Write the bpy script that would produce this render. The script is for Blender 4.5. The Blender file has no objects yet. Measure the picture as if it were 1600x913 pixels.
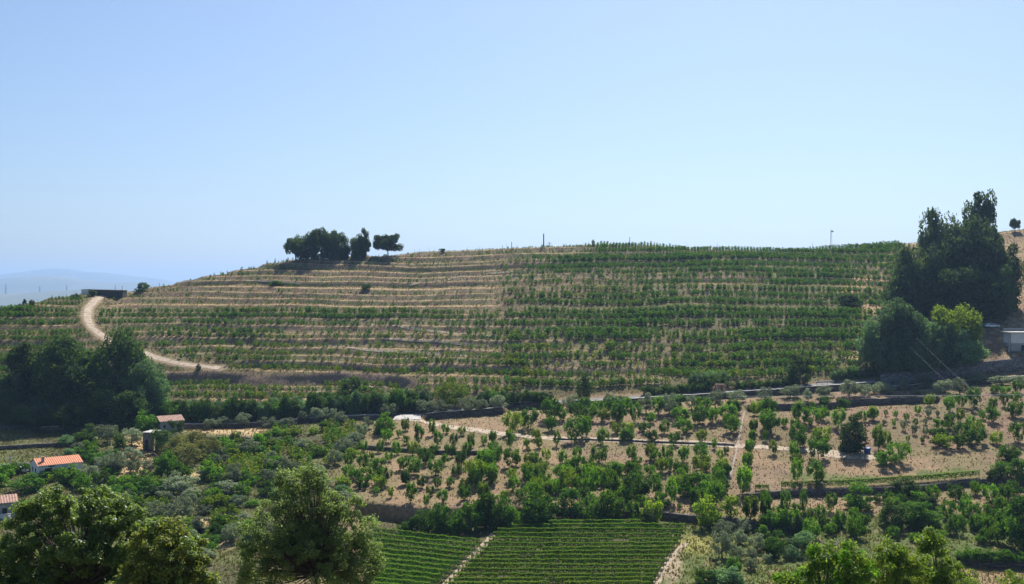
import bpy, math, random
import numpy as np
from mathutils import Vector, Matrix

# ---------------------------------------------------------------- camera, sky, sun, exposure
C = bpy.context.scene
R = math.radians
cam = bpy.data.cameras.new('camera'); camo = bpy.data.objects.new('camera', cam)
C.collection.objects.link(camo); C.camera = camo
camo.location = (0, 0, 0); camo.rotation_euler = (R(90), 0, 0)
F = 1700.0                                   # focal length in photograph pixels (1600 wide)
cam.sensor_width = 36.0; cam.lens = 36.0 * F / 1600.0
cam.clip_start = 0.5; cam.clip_end = 80000
SUN_EL, SUN_AZ = R(48), R(14)                 # sun behind the hill, slightly to the right
W = bpy.data.worlds.new('World'); C.world = W; W.use_nodes = True
nt = W.node_tree; bg = nt.nodes['Background']
sky = nt.nodes.new('ShaderNodeTexSky'); sky.sky_type = 'NISHITA'; sky.sun_disc = False
sky.sun_elevation = SUN_EL; sky.sun_rotation = SUN_AZ
sky.altitude = 250; sky.air_density = 1.0; sky.dust_density = 1.5; sky.ozone_density = 6.0
nt.links.new(sky.outputs[0], bg.inputs[0]); bg.inputs[1].default_value = 0.071
sl = bpy.data.lights.new('sun', 'SUN'); so = bpy.data.objects.new('sun', sl); C.collection.objects.link(so)
sl.energy = 5.0; sl.angle = R(0.5); sl.color = (1.0, 0.95, 0.87)
sd = Vector((math.sin(SUN_AZ) * math.cos(SUN_EL), math.cos(SUN_AZ) * math.cos(SUN_EL), math.sin(SUN_EL)))
so.rotation_euler = sd.to_track_quat('Z', 'Y').to_euler(); so.location = (0, 0, 300)
C.view_settings.view_transform = 'Standard'; C.view_settings.look = 'None'
C.view_settings.exposure = 0.72; C.view_settings.gamma = 1.0
C.cycles.use_denoising = True
C.cycles.max_bounces = 6; C.cycles.diffuse_bounces = 3; C.cycles.transmission_bounces = 4
C.cycles.transparent_max_bounces = 4; C.cycles.volume_bounces = 0

# ---------------------------------------------------------------- small helpers
rs = np.random.RandomState(7); random.seed(7)
def link(o):
    C.collection.objects.link(o); return o
def tag(o, label=None, cat=None, group=None, kind=None):
    if label: o['label'] = label
    if cat: o['category'] = cat
    if group: o['group'] = group
    if kind: o['kind'] = kind
    return o
def mesh_np(name, V, Fa, mats=(), midx=None, smooth=False):
    V = np.asarray(V, np.float32); Fa = np.asarray(Fa, np.int32); k = Fa.shape[1]
    me = bpy.data.meshes.new(name)
    me.vertices.add(len(V)); me.vertices.foreach_set('co', V.ravel())
    me.loops.add(Fa.size); me.loops.foreach_set('vertex_index', Fa.ravel())
    me.polygons.add(len(Fa)); me.polygons.foreach_set('loop_start', np.arange(0, Fa.size, k, dtype=np.int32))
    for m in mats: me.materials.append(m)
    if midx is not None: me.polygons.foreach_set('material_index', np.asarray(midx, np.int32))
    if smooth: me.polygons.foreach_set('use_smooth', np.ones(len(Fa), bool))
    me.update(calc_edges=True); me.validate()
    return me
def ob(name, me, parent=None):
    o = bpy.data.objects.new(name, me); link(o)
    if parent is not None: o.parent = parent
    return o
def empty(name, loc, rz=0, sc=(1, 1, 1)):
    o = bpy.data.objects.new(name, None); link(o); o.location = loc
    o.rotation_euler = (0, 0, rz); o.scale = sc; o.empty_display_size = 0.5
    return o
class MB:                                    # collects boxes, prisms and tubes into one mesh
    def __init__(s): s.v = []; s.f = []
    def add(s, v, f):
        n = len(s.v); s.v += [tuple(p) for p in v]; s.f += [tuple(i + n for i in q) for q in f]
    def box(s, x0, x1, y0, y1, z0, z1, M=None):
        v = [(x, y, z) for z in (z0, z1) for (x, y) in ((x0, y0), (x1, y0), (x1, y1), (x0, y1))]
        if M is not None: v = [M @ Vector(p) for p in v]
        s.add(v, [(0, 3, 2, 1), (4, 5, 6, 7), (0, 1, 5, 4), (1, 2, 6, 5), (2, 3, 7, 6), (3, 0, 4, 7)])
    def prism(s, pts, y0, y1):               # polygon in XZ extruded along Y
        n = len(pts); v = [(x, y0, z) for x, z in pts] + [(x, y1, z) for x, z in pts]
        s.add(v, [tuple(range(n)), tuple(range(2 * n - 1, n - 1, -1))] + [(i, i + n, (i + 1) % n + n, (i + 1) % n) for i in range(n)])
    def tube(s, P, rad, k=6):
        P = [Vector(p) for p in P]; n = len(P); base = len(s.v)
        for i, p in enumerate(P):
            d = (P[min(i + 1, n - 1)] - P[max(i - 1, 0)]).normalized()
            a = d.orthogonal().normalized() if abs(d.z) < .9 else d.cross(Vector((1, 0, 0))).normalized()
            b = d.cross(a); r = rad[i]
            s.v += [tuple(p + a * (r * math.cos(6.28318 * j / k)) + b * (r * math.sin(6.28318 * j / k))) for j in range(k)]
        for i in range(n - 1):
            for j in range(k):
                q = base + i * k
                s.f.append((q + j, q + (j + 1) % k, q + k + (j + 1) % k, q + k + j))
        s.f.append(tuple(base + j for j in range(k - 1, -1, -1))); s.f.append(tuple(base + (n - 1) * k + j for j in range(k)))
    def cyl(s, x, y, z0, z1, r0, r1, k=10): s.tube([(x, y, z0), (x, y, z1)], [r0, r1], k)
    def mesh(s, name, m, smooth=False):
        me = bpy.data.meshes.new(name); me.from_pydata(s.v, [], s.f)
        if m: me.materials.append(m)
        if smooth: me.polygons.foreach_set('use_smooth', [True] * len(me.polygons))
        me.update(); return me
    def build(s, name, m, parent=None, smooth=False): return ob(name, s.mesh(name, m, smooth), parent)

# ---------------------------------------------------------------- noise
_lat = np.random.RandomState(3).rand(256, 256)
def vn(x, y, sc, seed=0):
    x = np.asarray(x, float) / sc + seed * 17.3; y = np.asarray(y, float) / sc + seed * 9.7
    xi = np.floor(x).astype(int); yi = np.floor(y).astype(int); fx = x - xi; fy = y - yi
    fx = fx * fx * (3 - 2 * fx); fy = fy * fy * (3 - 2 * fy)
    g = lambda a, b: _lat[(xi + a) & 255, (yi + b) & 255]
    return (g(0, 0) * (1 - fx) + g(1, 0) * fx) * (1 - fy) + (g(0, 1) * (1 - fx) + g(1, 1) * fx) * fy
def fbm(x, y, sc, seed=0, o=3):
    t = 0; a = 1; w = 0
    for i in range(o):
        t = t + a * vn(x, y, sc / 2 ** i, seed + i); w += a; a *= .5
    return t / w
def sm(a, b, x): t = np.clip((x - a) / (b - a), 0, 1); return t * t * (3 - 2 * t)

# ---------------------------------------------------------------- materials
def mat(name):
    m = bpy.data.materials.new(name); m.use_nodes = True
    b = m.node_tree.nodes['Principled BSDF']; return m, m.node_tree.nodes, m.node_tree.links, b
def plain(name, col, rough=.8, noise=.25, scale=2.0, bump=.0, metal=0):
    m, N, L, b = mat(name)
    tc = N.new('ShaderNodeTexCoord'); nz = N.new('ShaderNodeTexNoise'); nz.inputs['Scale'].default_value = scale
    nz.inputs['Detail'].default_value = 6; L.new(tc.outputs['Object'], nz.inputs['Vector'])
    r = N.new('ShaderNodeValToRGB'); lo, hi = 1 - noise, 1 + noise
    r.color_ramp.elements[0].color = (*[c * lo for c in col], 1); r.color_ramp.elements[1].color = (*[min(1, c * hi) for c in col], 1)
    r.color_ramp.elements[0].position = .3; r.color_ramp.elements[1].position = .7
    L.new(nz.outputs['Fac'], r.inputs[0]); L.new(r.outputs[0], b.inputs['Base Color'])
    b.inputs['Roughness'].default_value = rough; b.inputs['Metallic'].default_value = metal
    if bump:
        bp = N.new('ShaderNodeBump'); bp.inputs['Strength'].default_value = bump; bp.inputs['Distance'].default_value = .1
        L.new(nz.outputs['Fac'], bp.inputs['Height']); L.new(bp.outputs[0], b.inputs['Normal'])
    return m
def stonemat(name, c1, c2, scale):
    m, N, L, b = mat(name)
    tc = N.new('ShaderNodeTexCoord'); mp = N.new('ShaderNodeMapping'); mp.inputs['Scale'].default_value = (1, 1, 1.7); L.new(tc.outputs['Object'], mp.inputs[0])
    v = N.new('ShaderNodeTexVoronoi'); v.inputs['Scale'].default_value = scale; L.new(mp.outputs[0], v.inputs['Vector'])
    e = N.new('ShaderNodeTexVoronoi'); e.feature = 'DISTANCE_TO_EDGE'; e.inputs['Scale'].default_value = scale; L.new(mp.outputs[0], e.inputs['Vector'])
    sx = N.new('ShaderNodeSeparateColor'); L.new(v.outputs['Color'], sx.inputs[0])
    mx = N.new('ShaderNodeMix'); mx.data_type = 'RGBA'; mx.inputs[6].default_value = (*c1, 1); mx.inputs[7].default_value = (*c2, 1); L.new(sx.outputs[0], mx.inputs[0])
    L.new(mx.outputs[2], b.inputs['Base Color']); b.inputs['Roughness'].default_value = .95
    mr = N.new('ShaderNodeMapRange'); mr.inputs[2].default_value = .12; L.new(e.outputs['Distance'], mr.inputs[0])
    bp = N.new('ShaderNodeBump'); bp.inputs['Strength'].default_value = 1; bp.inputs['Distance'].default_value = .12; L.new(mr.outputs[0], bp.inputs['Height']); L.new(bp.outputs[0], b.inputs['Normal'])
    return m
def leafmat(name, c1, c2, tcol, tf=.35, rough=.75, spec=.03, ovar=.38):
    m, N, L, b = mat(name)
    g = N.new('ShaderNodeNewGeometry'); oi = N.new('ShaderNodeObjectInfo')
    mx = N.new('ShaderNodeMix'); mx.data_type = 'RGBA'
    mx.inputs[6].default_value = (*c1, 1); mx.inputs[7].default_value = (*c2, 1)
    L.new(g.outputs['Random Per Island'], mx.inputs[0])
    hs = N.new('ShaderNodeHueSaturation')
    mr = N.new('ShaderNodeMapRange'); mr.inputs[3].default_value = 1 - ovar; mr.inputs[4].default_value = 1 + ovar
    L.new(oi.outputs['Random'], mr.inputs[0]); L.new(mr.outputs[0], hs.inputs['Value']); L.new(mx.outputs[2], hs.inputs['Color'])
    L.new(hs.outputs[0], b.inputs['Base Color']); b.inputs['Roughness'].default_value = rough
    b.inputs['Specular IOR Level'].default_value = spec
    t = N.new('ShaderNodeBsdfTranslucent'); tm = N.new('ShaderNodeMix'); tm.data_type = 'RGBA'; tm.blend_type = 'MULTIPLY'
    tm.inputs[0].default_value = 1; tm.inputs[7].default_value = (*tcol, 1); L.new(hs.outputs[0], tm.inputs[6]); L.new(tm.outputs[2], t.inputs[0])
    ms = N.new('ShaderNodeMixShader'); ms.inputs[0].default_value = tf
    L.new(b.outputs[0], ms.inputs[1]); L.new(t.outputs[0], ms.inputs[2])
    L.new(ms.outputs[0], N['Material Output'].inputs['Surface'])
    return m
YT = (1.9, 1.7, .8)
M = dict(
    bright=leafmat('leaf_bright_green', (.052, .145, .016), (.115, .235, .028), YT, .48),
    deep=leafmat('leaf_deep_green', (.036, .105, .016), (.078, .170, .026), YT, .44),
    yellow=leafmat('leaf_yellow_green', (.09, .175, .018), (.17, .25, .032), YT, .46),
    olive=leafmat('leaf_olive', (.14, .18, .11), (.25, .295, .20), (1.4, 1.4, .9), .3),
    dark=leafmat('leaf_dark_evergreen', (.030, .074, .026), (.078, .135, .042), YT, .42),
    pine=leafmat('leaf_pine', (.030, .068, .032), (.078, .125, .052), YT, .38),
    teal=leafmat('leaf_bluish_green', (.070, .145, .072), (.14, .22, .11), (1.6, 1.6, .9), .42),
    broom=leafmat('leaf_broom', (.13, .15, .045), (.22, .225, .075), (1.5, 1.4, .8), .3),
    vine=leafmat('leaf_vine', (.040, .120, .014), (.088, .195, .022), YT, .38, ovar=.2),
    row=leafmat('leaf_trellised_vine', (.040, .130, .012), (.088, .215, .020), YT, .28, ovar=.1),
    lit_top=leafmat('leaf_vine_lit_top', (.085, .205, .016), (.16, .29, .030), YT, .44, ovar=.1),  # lighter vine green, sunlight on the row tops put into the colour
    viney=leafmat('leaf_vine_yellowing', (.09, .15, .02), (.18, .235, .035), YT, .42, ovar=.2),
    oak=leafmat('leaf_oak', (.085, .140, .038), (.185, .255, .080), (1.7, 1.7, .8), .52, .45, .45, ovar=.06),
    oaky=leafmat('leaf_oak_yellowing', (.10, .14, .028), (.22, .24, .06), (1.7, 1.7, .8), .48, .55, .22, ovar=.06),
    ash=leafmat('leaf_grey_green', (.095, .145, .055), (.20, .26, .12), (1.6, 1.6, .8), .58, .55, .22, ovar=.06),
    peach=leafmat('leaf_narrow_green', (.065, .145, .022), (.17, .25, .045), YT, .58, .55, .22, ovar=.06),
    dry=leafmat('leaf_dry_grass', (.135, .10, .05), (.25, .185, .095), (1.2, 1.1, .9), .3),
    weed=leafmat('leaf_weeds', (.09, .13, .03), (.20, .22, .07), YT, .35),
    white=leafmat('leaf_pale_seed_heads', (.45, .43, .36), (.65, .62, .52), (1.1, 1.1, 1), .3),
    bark=plain('bark', (.085, .065, .05), .9, .35, 6), greybark=plain('grey_bark', (.16, .14, .12), .9, .3, 6),
    stone=stonemat('dry_stone', (.07, .058, .048), (.19, .16, .13), 1.9), coping=plain('coping', (.42, .40, .37), .85, .2, 3),
    bluestone=stonemat('rough_stone', (.11, .10, .095), (.30, .275, .255), 1.5),
    asphalt=plain('worn_asphalt', (.11, .105, .10), .85, .2, 1.2), cable=plain('pale_cable', (.7, .7, .7), .6, .05, 1), concrete=plain('pale_concrete', (.40, .385, .36), .85, .12, .8),
    path=plain('earth_path', (.32, .25, .165), .95, .25, .8), dirt=plain('pale_dirt', (.38, .30, .215), .95, .35, .9), rubble=plain('pale_rubble', (.25, .21, .175), .9, .4, 3), white_wall=plain('white_plaster', (.72, .72, .72), .8, .08, .7),
    grey_wall=plain('grey_plaster', (.36, .35, .34), .85, .2, .8), orange=plain('orange_roof_tiles', (.62, .235, .12), .8, .22, 2.5),
    oldroof=plain('weathered_roof_tiles', (.40, .24, .18), .9, .35, 2), darkwall=plain('dark_cladding', (.055, .05, .052), .7, .2, .8),
    window=plain('window_glass', (.012, .015, .02), .15, .1, 1), frame=plain('painted_frame', (.5, .5, .5), .5, .05, 2),
    metal=plain('galvanised_metal', (.42, .43, .44), .5, .1, 2, 0, .3), rust=plain('dark_pole', (.06, .055, .05), .8, .2, 3))

# ---------------------------------------------------------------- terrain shape
# the land is described along lines of sight fanning out from the lookout: px = 800 + F*X/Y, surface height z(px, Y)
def poly(x, pts):
    return np.interp(x, [p[0] for p in pts], [p[1] for p in pts])
ROADY = [(-900, 676), (0, 671), (150, 664), (290, 663), (400, 661), (460, 655), (540, 650), (620, 648), (660, 646), (730, 641), (800, 634),
         (921, 628), (1001, 623), (1090, 617), (1200, 610), (1311, 602), (1401, 595), (1512, 588), (1600, 583), (1900, 574), (2600, 568)]
CREST = [(-900, 540), (-300, 505), (0, 483), (25, 480), (60, 470), (100, 462), (130, 458.5), (200, 457.5), (250, 446), (300, 436), (350, 426), (400, 414.5), (450, 406),
         (500, 402), (600, 397), (700, 391), (800, 387), (860, 383.5), (920, 381), (1000, 382), (1100, 388), (1200, 391), (1300, 388),
         (1400, 382), (1430, 380), (1500, 372), (1560, 362), (1600, 357), (1900, 345), (2600, 345)]
CRESTD = [(-900, 340), (0, 362), (130, 385), (200, 400), (300, 415), (400, 422), (600, 430), (800, 436), (1000, 436), (1200, 432), (1400, 428), (2600, 430)]
def Yroad(px): return 285 + 6 * sm(800, 1500, px)
def zat(py, Y): return -(py - 456.0) / F * Y
def Ycrest(px): return poly(px, CRESTD)
gx = np.arange(-1300, 2910, 10.0); gy = np.arange(0, 902, 2.0)
G = np.zeros((len(gx), len(gy)))
for i, x in enumerate(gx):
    yr = Yroad(x); zr = zat(poly(x, ROADY), yr); yc = Ycrest(x); zc = zat(poly(x, CREST), yc)
    ys = [0, 10, 45, 100, 165, 195, yr - 1, yr + 5, yr + 9, yc, yc + 14, yc + 90, yc + 300, 900]
    zs = [-1.8, -3, -21, -34.5, -46.0, -43.15, zr, zr + .1, zr + 2.6, zc, zc + .1, zc - 20, zc - 90, -150]
    G[i] = np.interp(gy, ys, zs)
def blur(A, n, ax):
    k = np.hanning(n + 2)[1:-1]; k /= k.sum()
    P = np.pad(A, [(n // 2, n // 2) if a == ax else (0, 0) for a in (0, 1)], mode='edge')
    return np.apply_along_axis(lambda v: np.convolve(v, k, 'valid'), ax, P)
G = blur(blur(G, 5, 1), 7, 0)
def base(px, Y):
    u = np.clip((np.asarray(px, float) - gx[0]) / 10, 0, len(gx) - 1.001); v = np.clip(np.asarray(Y, float) / 2, 0, len(gy) - 1.001)
    i = u.astype(int); j = v.astype(int); a = u - i; b = v - j
    return (G[i, j] * (1 - b) + G[i, j + 1] * b) * (1 - a) + (G[i + 1, j] * (1 - b) + G[i + 1, j + 1] * b) * a
YF = np.arange(60, 470, .2)
def cast0(px, py):
    z = base(np.full_like(YF, px), YF); k = np.nonzero(z >= zat(py, YF))[0]
    Y = YF[k[0]] if len(k) else 430.0
    return (px - 800) / F * Y, Y
TRACK = [(178, 452), (168, 457), (150, 468), (138, 481), (136, 497), (143, 512), (160, 525), (190, 539), (222, 550), (245, 560), (280, 568), (318, 573), (345, 575)]
TRACKW = np.array([cast0(*p) for p in TRACK])
def pdist(X, Y, P):
    d = np.full(np.shape(X), 1e9)
    for (ax, ay), (bx, by) in zip(P[:-1], P[1:]):
        t = np.clip(((X - ax) * (bx - ax) + (Y - ay) * (by - ay)) / ((bx - ax) ** 2 + (by - ay) ** 2), 0, 1)
        d = np.minimum(d, np.hypot(X - ax - t * (bx - ax), Y - ay - t * (by - ay)))
    return d
# retaining walls and banks: top edge (photo px), height, how far the cut shelf reaches, step width
CUTS = dict(
    road_w=([(60, 669), (150, 665), (290, 664), (400, 661.5), (460, 656), (540, 651), (612, 649)], 1.1, 7, .4),
    road_c=([(662, 648), (690, 645), (730, 642), (790, 638)], 1.7, 6, .4),
    tall=([(793, 632), (846, 629), (880, 630)], 2.1, 7, .4),
    road_e=([(884, 630.5), (921, 628.5), (1001, 623.5), (1090, 617.5), (1200, 610.5), (1311, 602.5), (1401, 595.5), (1512, 588.5), (1640, 581)], 1.4, 8, .4),
    lower_e=([(1165, 632), (1205, 631), (1290, 627), (1341, 621), (1400, 617.5), (1470, 615.5)], 1.6, 9, .5),
    track_u=([(862, 683), (921, 684), (1009, 688), (1102, 691), (1152, 693)], .3, 6, .4),
    vine_w=([(1158, 772), (1185, 769), (1250, 766), (1325, 763.5), (1364, 760.5), (1441, 756), (1502, 749), (1545, 750), (1640, 753)], 1.2, 9, .4),
    bank_c=([(555, 781), (600, 784.5), (660, 792), (700, 791), (800, 790), (860, 792)], 3.0, 14, 1.6),
    bank_d=([(865, 792), (960, 796), (1038, 799), (1087, 805), (1128, 808), (1200, 816), (1260, 824)], 1.3, 9, .5),
    low_l=([(505, 691), (542, 694), (576, 698), (634, 702), (684, 705), (750, 707)], .8, 8, .4),
    low_w=([(292, 678), (320, 681), (374, 681), (410, 684), (470, 686)], 1.1, 8, .4),
    field_w=([(-80, 697), (0, 696), (60, 693), (128, 691)], .9, 8, .5),
    se=([(1497, 868), (1540, 872), (1640, 876)], 1.3, 12, .5),
    sw=([(275, 818), (310, 825), (345, 834)], .9, 8, .4),
    bank_w=([(255, 581), (330, 578), (400, 585), (480, 584), (560, 579), (600, 581), (650, 592)], 2.0, 7, 4.2),
    stone_e=([(1371, 586), (1430, 580.5), (1500, 571), (1560, 564.5), (1640, 557)], 3.0, 9, .6))
CUTW = {}
for k, (pts, h, Lc, sw) in CUTS.items():
    w = [cast0(*p) for p in pts]
    CUTW[k] = (np.array([p[0] for p in pts]), np.array([q[1] for q in w]), h, Lc, sw)
def cut(px, Y):
    dz = 0
    for k, (xs, Ys, h, Lc, sw) in CUTW.items():
        Yw = np.interp(px, xs, Ys); d = Yw - Y
        tp = sm(xs[0] - 6, xs[0] + 6, px) * (1 - sm(xs[-1] - 6, xs[-1] + 6, px))
        dz = dz + h * tp * sm(0, sw, d) * np.exp(-np.maximum(d - sw, 0) / Lc)
    return dz
STEP, ZF = 2.1, -31.0
def wob(X, Y): return 3.1 * (vn(X, Y * .6, 58, 5) - .5) + 3.4 * (vn(X, Y * .5, 130, 9) - .5) + 1.0 * (vn(X, Y, 19, 3) - .5)
_wt = np.linspace(-80, 40, 6001); _ws = _wt + .14 * np.sin(_wt * 2.1 + 1) + .08 * np.sin(_wt * 3.7)
def warp(s): return np.interp(s, _wt, _ws)
def unwarp(s): return np.interp(s, _ws, _wt)
def S(px, Y):
    X = (px - 800) / F * Y
    return warp((base(px, Y) + wob(X, Y) - ZF) / STEP)
def tmask(px, Y):
    X = (px - 800) / F * Y
    m = np.maximum(.42 + .5 * sm(.22, .5, vn(X, Y, 34, 27)), .9 * (1 - sm(740, 840, px)) * (.5 + .5 * sm(.25, .45, vn(X, Y, 26, 71)))) * sm(9, 13, Y - Yroad(px)) * (1 - sm(1382, 1402, px - 14 * (vn(X, Y, 12, 4) - .5))) * (1 - sm(4, 22, Y - Ycrest(px)))
    return m * sm(2.2, 5.0, pdist(X, Y, TRACKW))
GP = [(0, 0), (.06, .01), (.46, .07), (.52, .12), (.84, .78), (.90, .89), (.97, .98), (1, 1)]
def H(px, Y, parts=False):
    px = np.asarray(px, float); Y = np.asarray(Y, float)
    X = (px - 800) / F * Y; b = base(px, Y); m = tmask(px, Y); w = wob(X, Y)
    s = warp((b + w - ZF) / STEP); fr = s - np.floor(s)
    zt = ZF + STEP * unwarp(np.floor(s) + np.interp(fr, [p[0] for p in GP], [p[1] for p in GP])) - w
    z = b + m * (zt - b) - cut(px, Y)
    near = sm(120, 160, Y)
    z = z + near * .28 * (fbm(X, Y, 5, 2) - .5) + near * .9 * (vn(X, Y, 23, 8) - .5) * (1 - m) * sm(3, 14, np.abs(Y - Yroad(px) - 2.5))
    return (z, fr, m) if parts else z
def HW(X, Y): return H(800 + F * np.asarray(X, float) / np.asarray(Y, float), Y)
def cast(px, py, ymin=100.0):
    Ys = YF[YF > ymin]; z = H(np.full_like(Ys, px), Ys); k = np.nonzero(z >= zat(py, Ys))[0]
    Y = Ys[k[0]] if len(k) else float(Ycrest(px))
    return np.array([(px - 800) / F * Y, Y, float(H(px, Y))])
def castn(pts, **k): return np.array([cast(*p, **k) for p in pts])

# ---------------------------------------------------------------- ground colours (true soil, straw and weed colours)
SOIL = (.27, .187, .108); RED = (.215, .140, .092); STRAW = (.44, .32, .17); BANK = (.225, .160, .115); SCRUB = (.085, .075, .042)
GRASS = (.10, .14, .035); WEED = (.14, .135, .055); PALE = (.38, .29, .20)
def mixc(A, col, w): return A * (1 - w[..., None]) + np.array(col) * w[..., None]
def ell(px, py, x, y, rx, ry, n, soft=.45):
    d = np.hypot((px - x) / rx, (py - y) / ry) + (n - .5) * .9
    return 1 - sm(1 - soft, 1 + soft, d)
def hill_density(px, py):
    d = .20 + .74 * sm(-22, 22, px - np.interp(py, [376, 400, 440, 480, 500, 530, 570, 640], [905, 870, 848, 815, 792, 768, 775, 790]) + 70 * (vn(py, px * 0, 7, 6) - .5) + 40 * (vn(px, py * 4, 40, 7) - .5))
    b = lambda x0, x1, y0, y1, sx=25, sy=5: sm(x0 - sx, x0 + sx, px) * (1 - sm(x1 - sx, x1 + sx, px)) * sm(y0 - sy, y0 + sy, py) * (1 - sm(y1 - sy, y1 + sy, py))
    def put(v, w):
        nonlocal d
        d = d * (1 - w) + v * w
    put(.95, b(150, 720, 484, 510)); put(.55, b(720, 800, 484, 560)); put(.75, b(190, 470, 510, 560)); put(.85, b(330, 640, 555, 576))
    put(.30, b(470, 780, 511, 556)); put(.75, b(420, 800, 556, 640)); put(.35, b(800, 1200, 426, 464)); put(.95, b(-300, 128, 440, 640))
    put(.55, b(800, 1060, 520, 600)); put(.55, b(1330, 1400, 400, 640)); put(.30, b(780, 920, 370, 402)); put(.20, b(200, 780, 380, 482))
    put(.9, b(200, 420, 590, 630)); put(.98, b(930, 1420, 370, 404)); put(.45, b(600, 780, 385, 396))
    return np.clip(d, 0, 1)
def ground_colour(px, Y, z, fr, m):
    X = (px - 800) / F * Y; py = 456 - F * z / Y
    n1 = fbm(X, Y, 9, 21); n2 = fbm(X, Y, 2.2, 31); n3 = fbm(X, Y, 30, 41)
    A = np.zeros(px.shape + (3,)) + np.array(SOIL)
    A = mixc(A, RED, sm(1090, 1250, px) * (1 - sm(690, 720, py)) * .75)
    A = mixc(A, (.175, .125, .085), sm(.5, .64, n3) * .5); A = mixc(A, WEED, sm(.42, .6, n1) * .5)
    left = 1 - sm(500, 600, px + (n1 - .5) * 60 + (py - 700) * .6)
    A = mixc(A, (.12, .13, .05), left); A = mixc(A, SCRUB, left * sm(.42, .6, n1) * .8)
    for e in ((215, 700, 26, 20), (215, 736, 30, 14), (360, 673, 60, 5), (195, 752, 22, 8), (250, 715, 20, 12), (300, 742, 14, 5), (310, 815, 30, 6), (335, 850, 30, 9), (395, 675, 16, 6)):
        A = mixc(A, STRAW, ell(px, py, *e, n2))
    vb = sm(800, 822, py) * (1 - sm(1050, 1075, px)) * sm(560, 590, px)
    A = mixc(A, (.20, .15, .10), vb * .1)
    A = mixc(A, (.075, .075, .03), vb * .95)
    ge = sm(1030, 1070, px - (py - 850) * -.5) * sm(790, 820, py - (n1 - .5) * 30)
    A = mixc(A, (.085, .120, .030), ge * .92); A = mixc(A, SOIL, ge * sm(.60, .72, n2) * .5)
    A = mixc(A, (.22, .21, .06), ell(px, py, 1085, 850, 34, 16, n2)); A = mixc(A, PALE, ell(px, py, 1050, 885, 16, 26, n2) * .8)
    for e in ((1250, 795, 110, 12), (1325, 790, 50, 14), (1400, 775, 40, 8), (1390, 790, 20, 10)): A = mixc(A, SOIL, ell(px, py, *e, n2))
    A = mixc(A, SOIL, ell(px, py, 1550, 900, 50, 18, n2)); A = mixc(A, GRASS, ell(px, py, 1500, 830, 70, 30, n2) * .5)
    for e in ((1265, 745, 30, 5), (1310, 747, 25, 6), (1350, 748, 20, 6), (1455, 740, 28, 6), (1490, 735, 20, 4)): A = mixc(A, GRASS, ell(px, py, *e, n2) * .8)
    A = mixc(A, PALE, ell(px, py, 1320, 709, 45, 6, n2))
    # hillside
    up = sm(4.5, 9, Y - Yroad(px))
    Hc = np.zeros_like(A) + np.array((.118, .080, .042)); den = hill_density(px, py)
    Hc = mixc(Hc, STRAW, sm(.48, .66, n2) * .24 * (1 - .8 * den)); Hc = mixc(Hc, WEED, sm(.42, .6, n1) * .5)
    Hc = mixc(Hc, (.12, .135, .05), den * .45)
    bank = sm(.48, .54, fr) * (1 - sm(.84, .90, fr)) * m
    Hc = mixc(Hc, BANK, bank * (.80 + .2 * n2)); Hc = mixc(Hc, (.25, .20, .11), bank * sm(.48, .62, n2) * .7); Hc = mixc(Hc, (.13, .13, .06), bank * sm(.5, .62, n1) * .6)
    lip = np.maximum(sm(.88, .92, fr), 1 - sm(.03, .08, fr)) * sm(.4, .6, m) * np.maximum(sm(.25, .5, vn(X, Y, 15, 44)), .9 * sm(380, 420, px) * (1 - sm(760, 800, px)))
    Hc = mixc(Hc, (.43, .305, .16), lip * (.95 - .5 * den * sm(.35, .6, n2)) * (1 - .65 * den * sm(800, 900, px)))
    bw = CUTW['bank_w']; d = np.interp(px, bw[0], bw[1]) - Y
    Hc = mixc(Hc, BANK, sm(-.3, .3, d) * (1 - sm(2.6, 4.0, d)) * sm(250, 262, px) * (1 - sm(640, 655, px)))
    scr = up * (1 - sm(9, 13, Y - Yroad(px))) * (1 - sm(830, 880, px))
    Hc = mixc(Hc, SCRUB, scr)
    east = sm(1365, 1395, px)
    Hc = mixc(Hc, (.225, .155, .10), east); Hc = mixc(Hc, STRAW, east * sm(.5, .62, n2) * .6)
    Hc = mixc(Hc, (.33, .225, .14), ell(px, py, 1575, 440, 40, 60, n2) * .8)
    for e in ((1335, 556, 16, 7), (1365, 480, 16, 12), (1350, 440, 28, 9), (1325, 458, 14, 5)): Hc = mixc(Hc, (.50, .33, .19), ell(px, py, *e, n2) * .9)
    Hc = mixc(Hc, (.30, .225, .15), (1 - sm(1.2, 2.4, pdist(X, Y, TRACKW) + (n2 - .5) * 1.2)))
    A = A * (1 - up[..., None]) + Hc * up[..., None]
    return A * (.82 + .36 * n2[..., None]) * (.92 + .16 * n3[..., None])

def terrain(name, cols, rowsf, mat_):
    PX = np.repeat(cols[:, None], len(rowsf(cols[0])), 1); YY = np.stack([rowsf(c) for c in cols])
    Z, fr, m = H(PX, YY, True); X = (PX - 800) / F * YY
    n, k = PX.shape
    idx = np.arange(n * k).reshape(n, k)
    Q = np.stack([idx[:-1, :-1], idx[1:, :-1], idx[1:, 1:], idx[:-1, 1:]], -1).reshape(-1, 4)
    me = mesh_np(name, np.stack([X, YY, Z], -1).reshape(-1, 3), Q, [mat_], smooth=True)
    A = np.concatenate([ground_colour(PX, YY, Z, fr, m).reshape(-1, 3), np.ones((n * k, 1))], 1)
    at = me.color_attributes.new('soil', 'FLOAT_COLOR', 'POINT'); at.data.foreach_set('color', A.astype(np.float32).ravel())
    o = ob(name, me); tag(o, kind='structure'); return o
gm, N_, L_, b_ = mat('earth')
at = N_.new('ShaderNodeAttribute'); at.attribute_name = 'soil'
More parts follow.
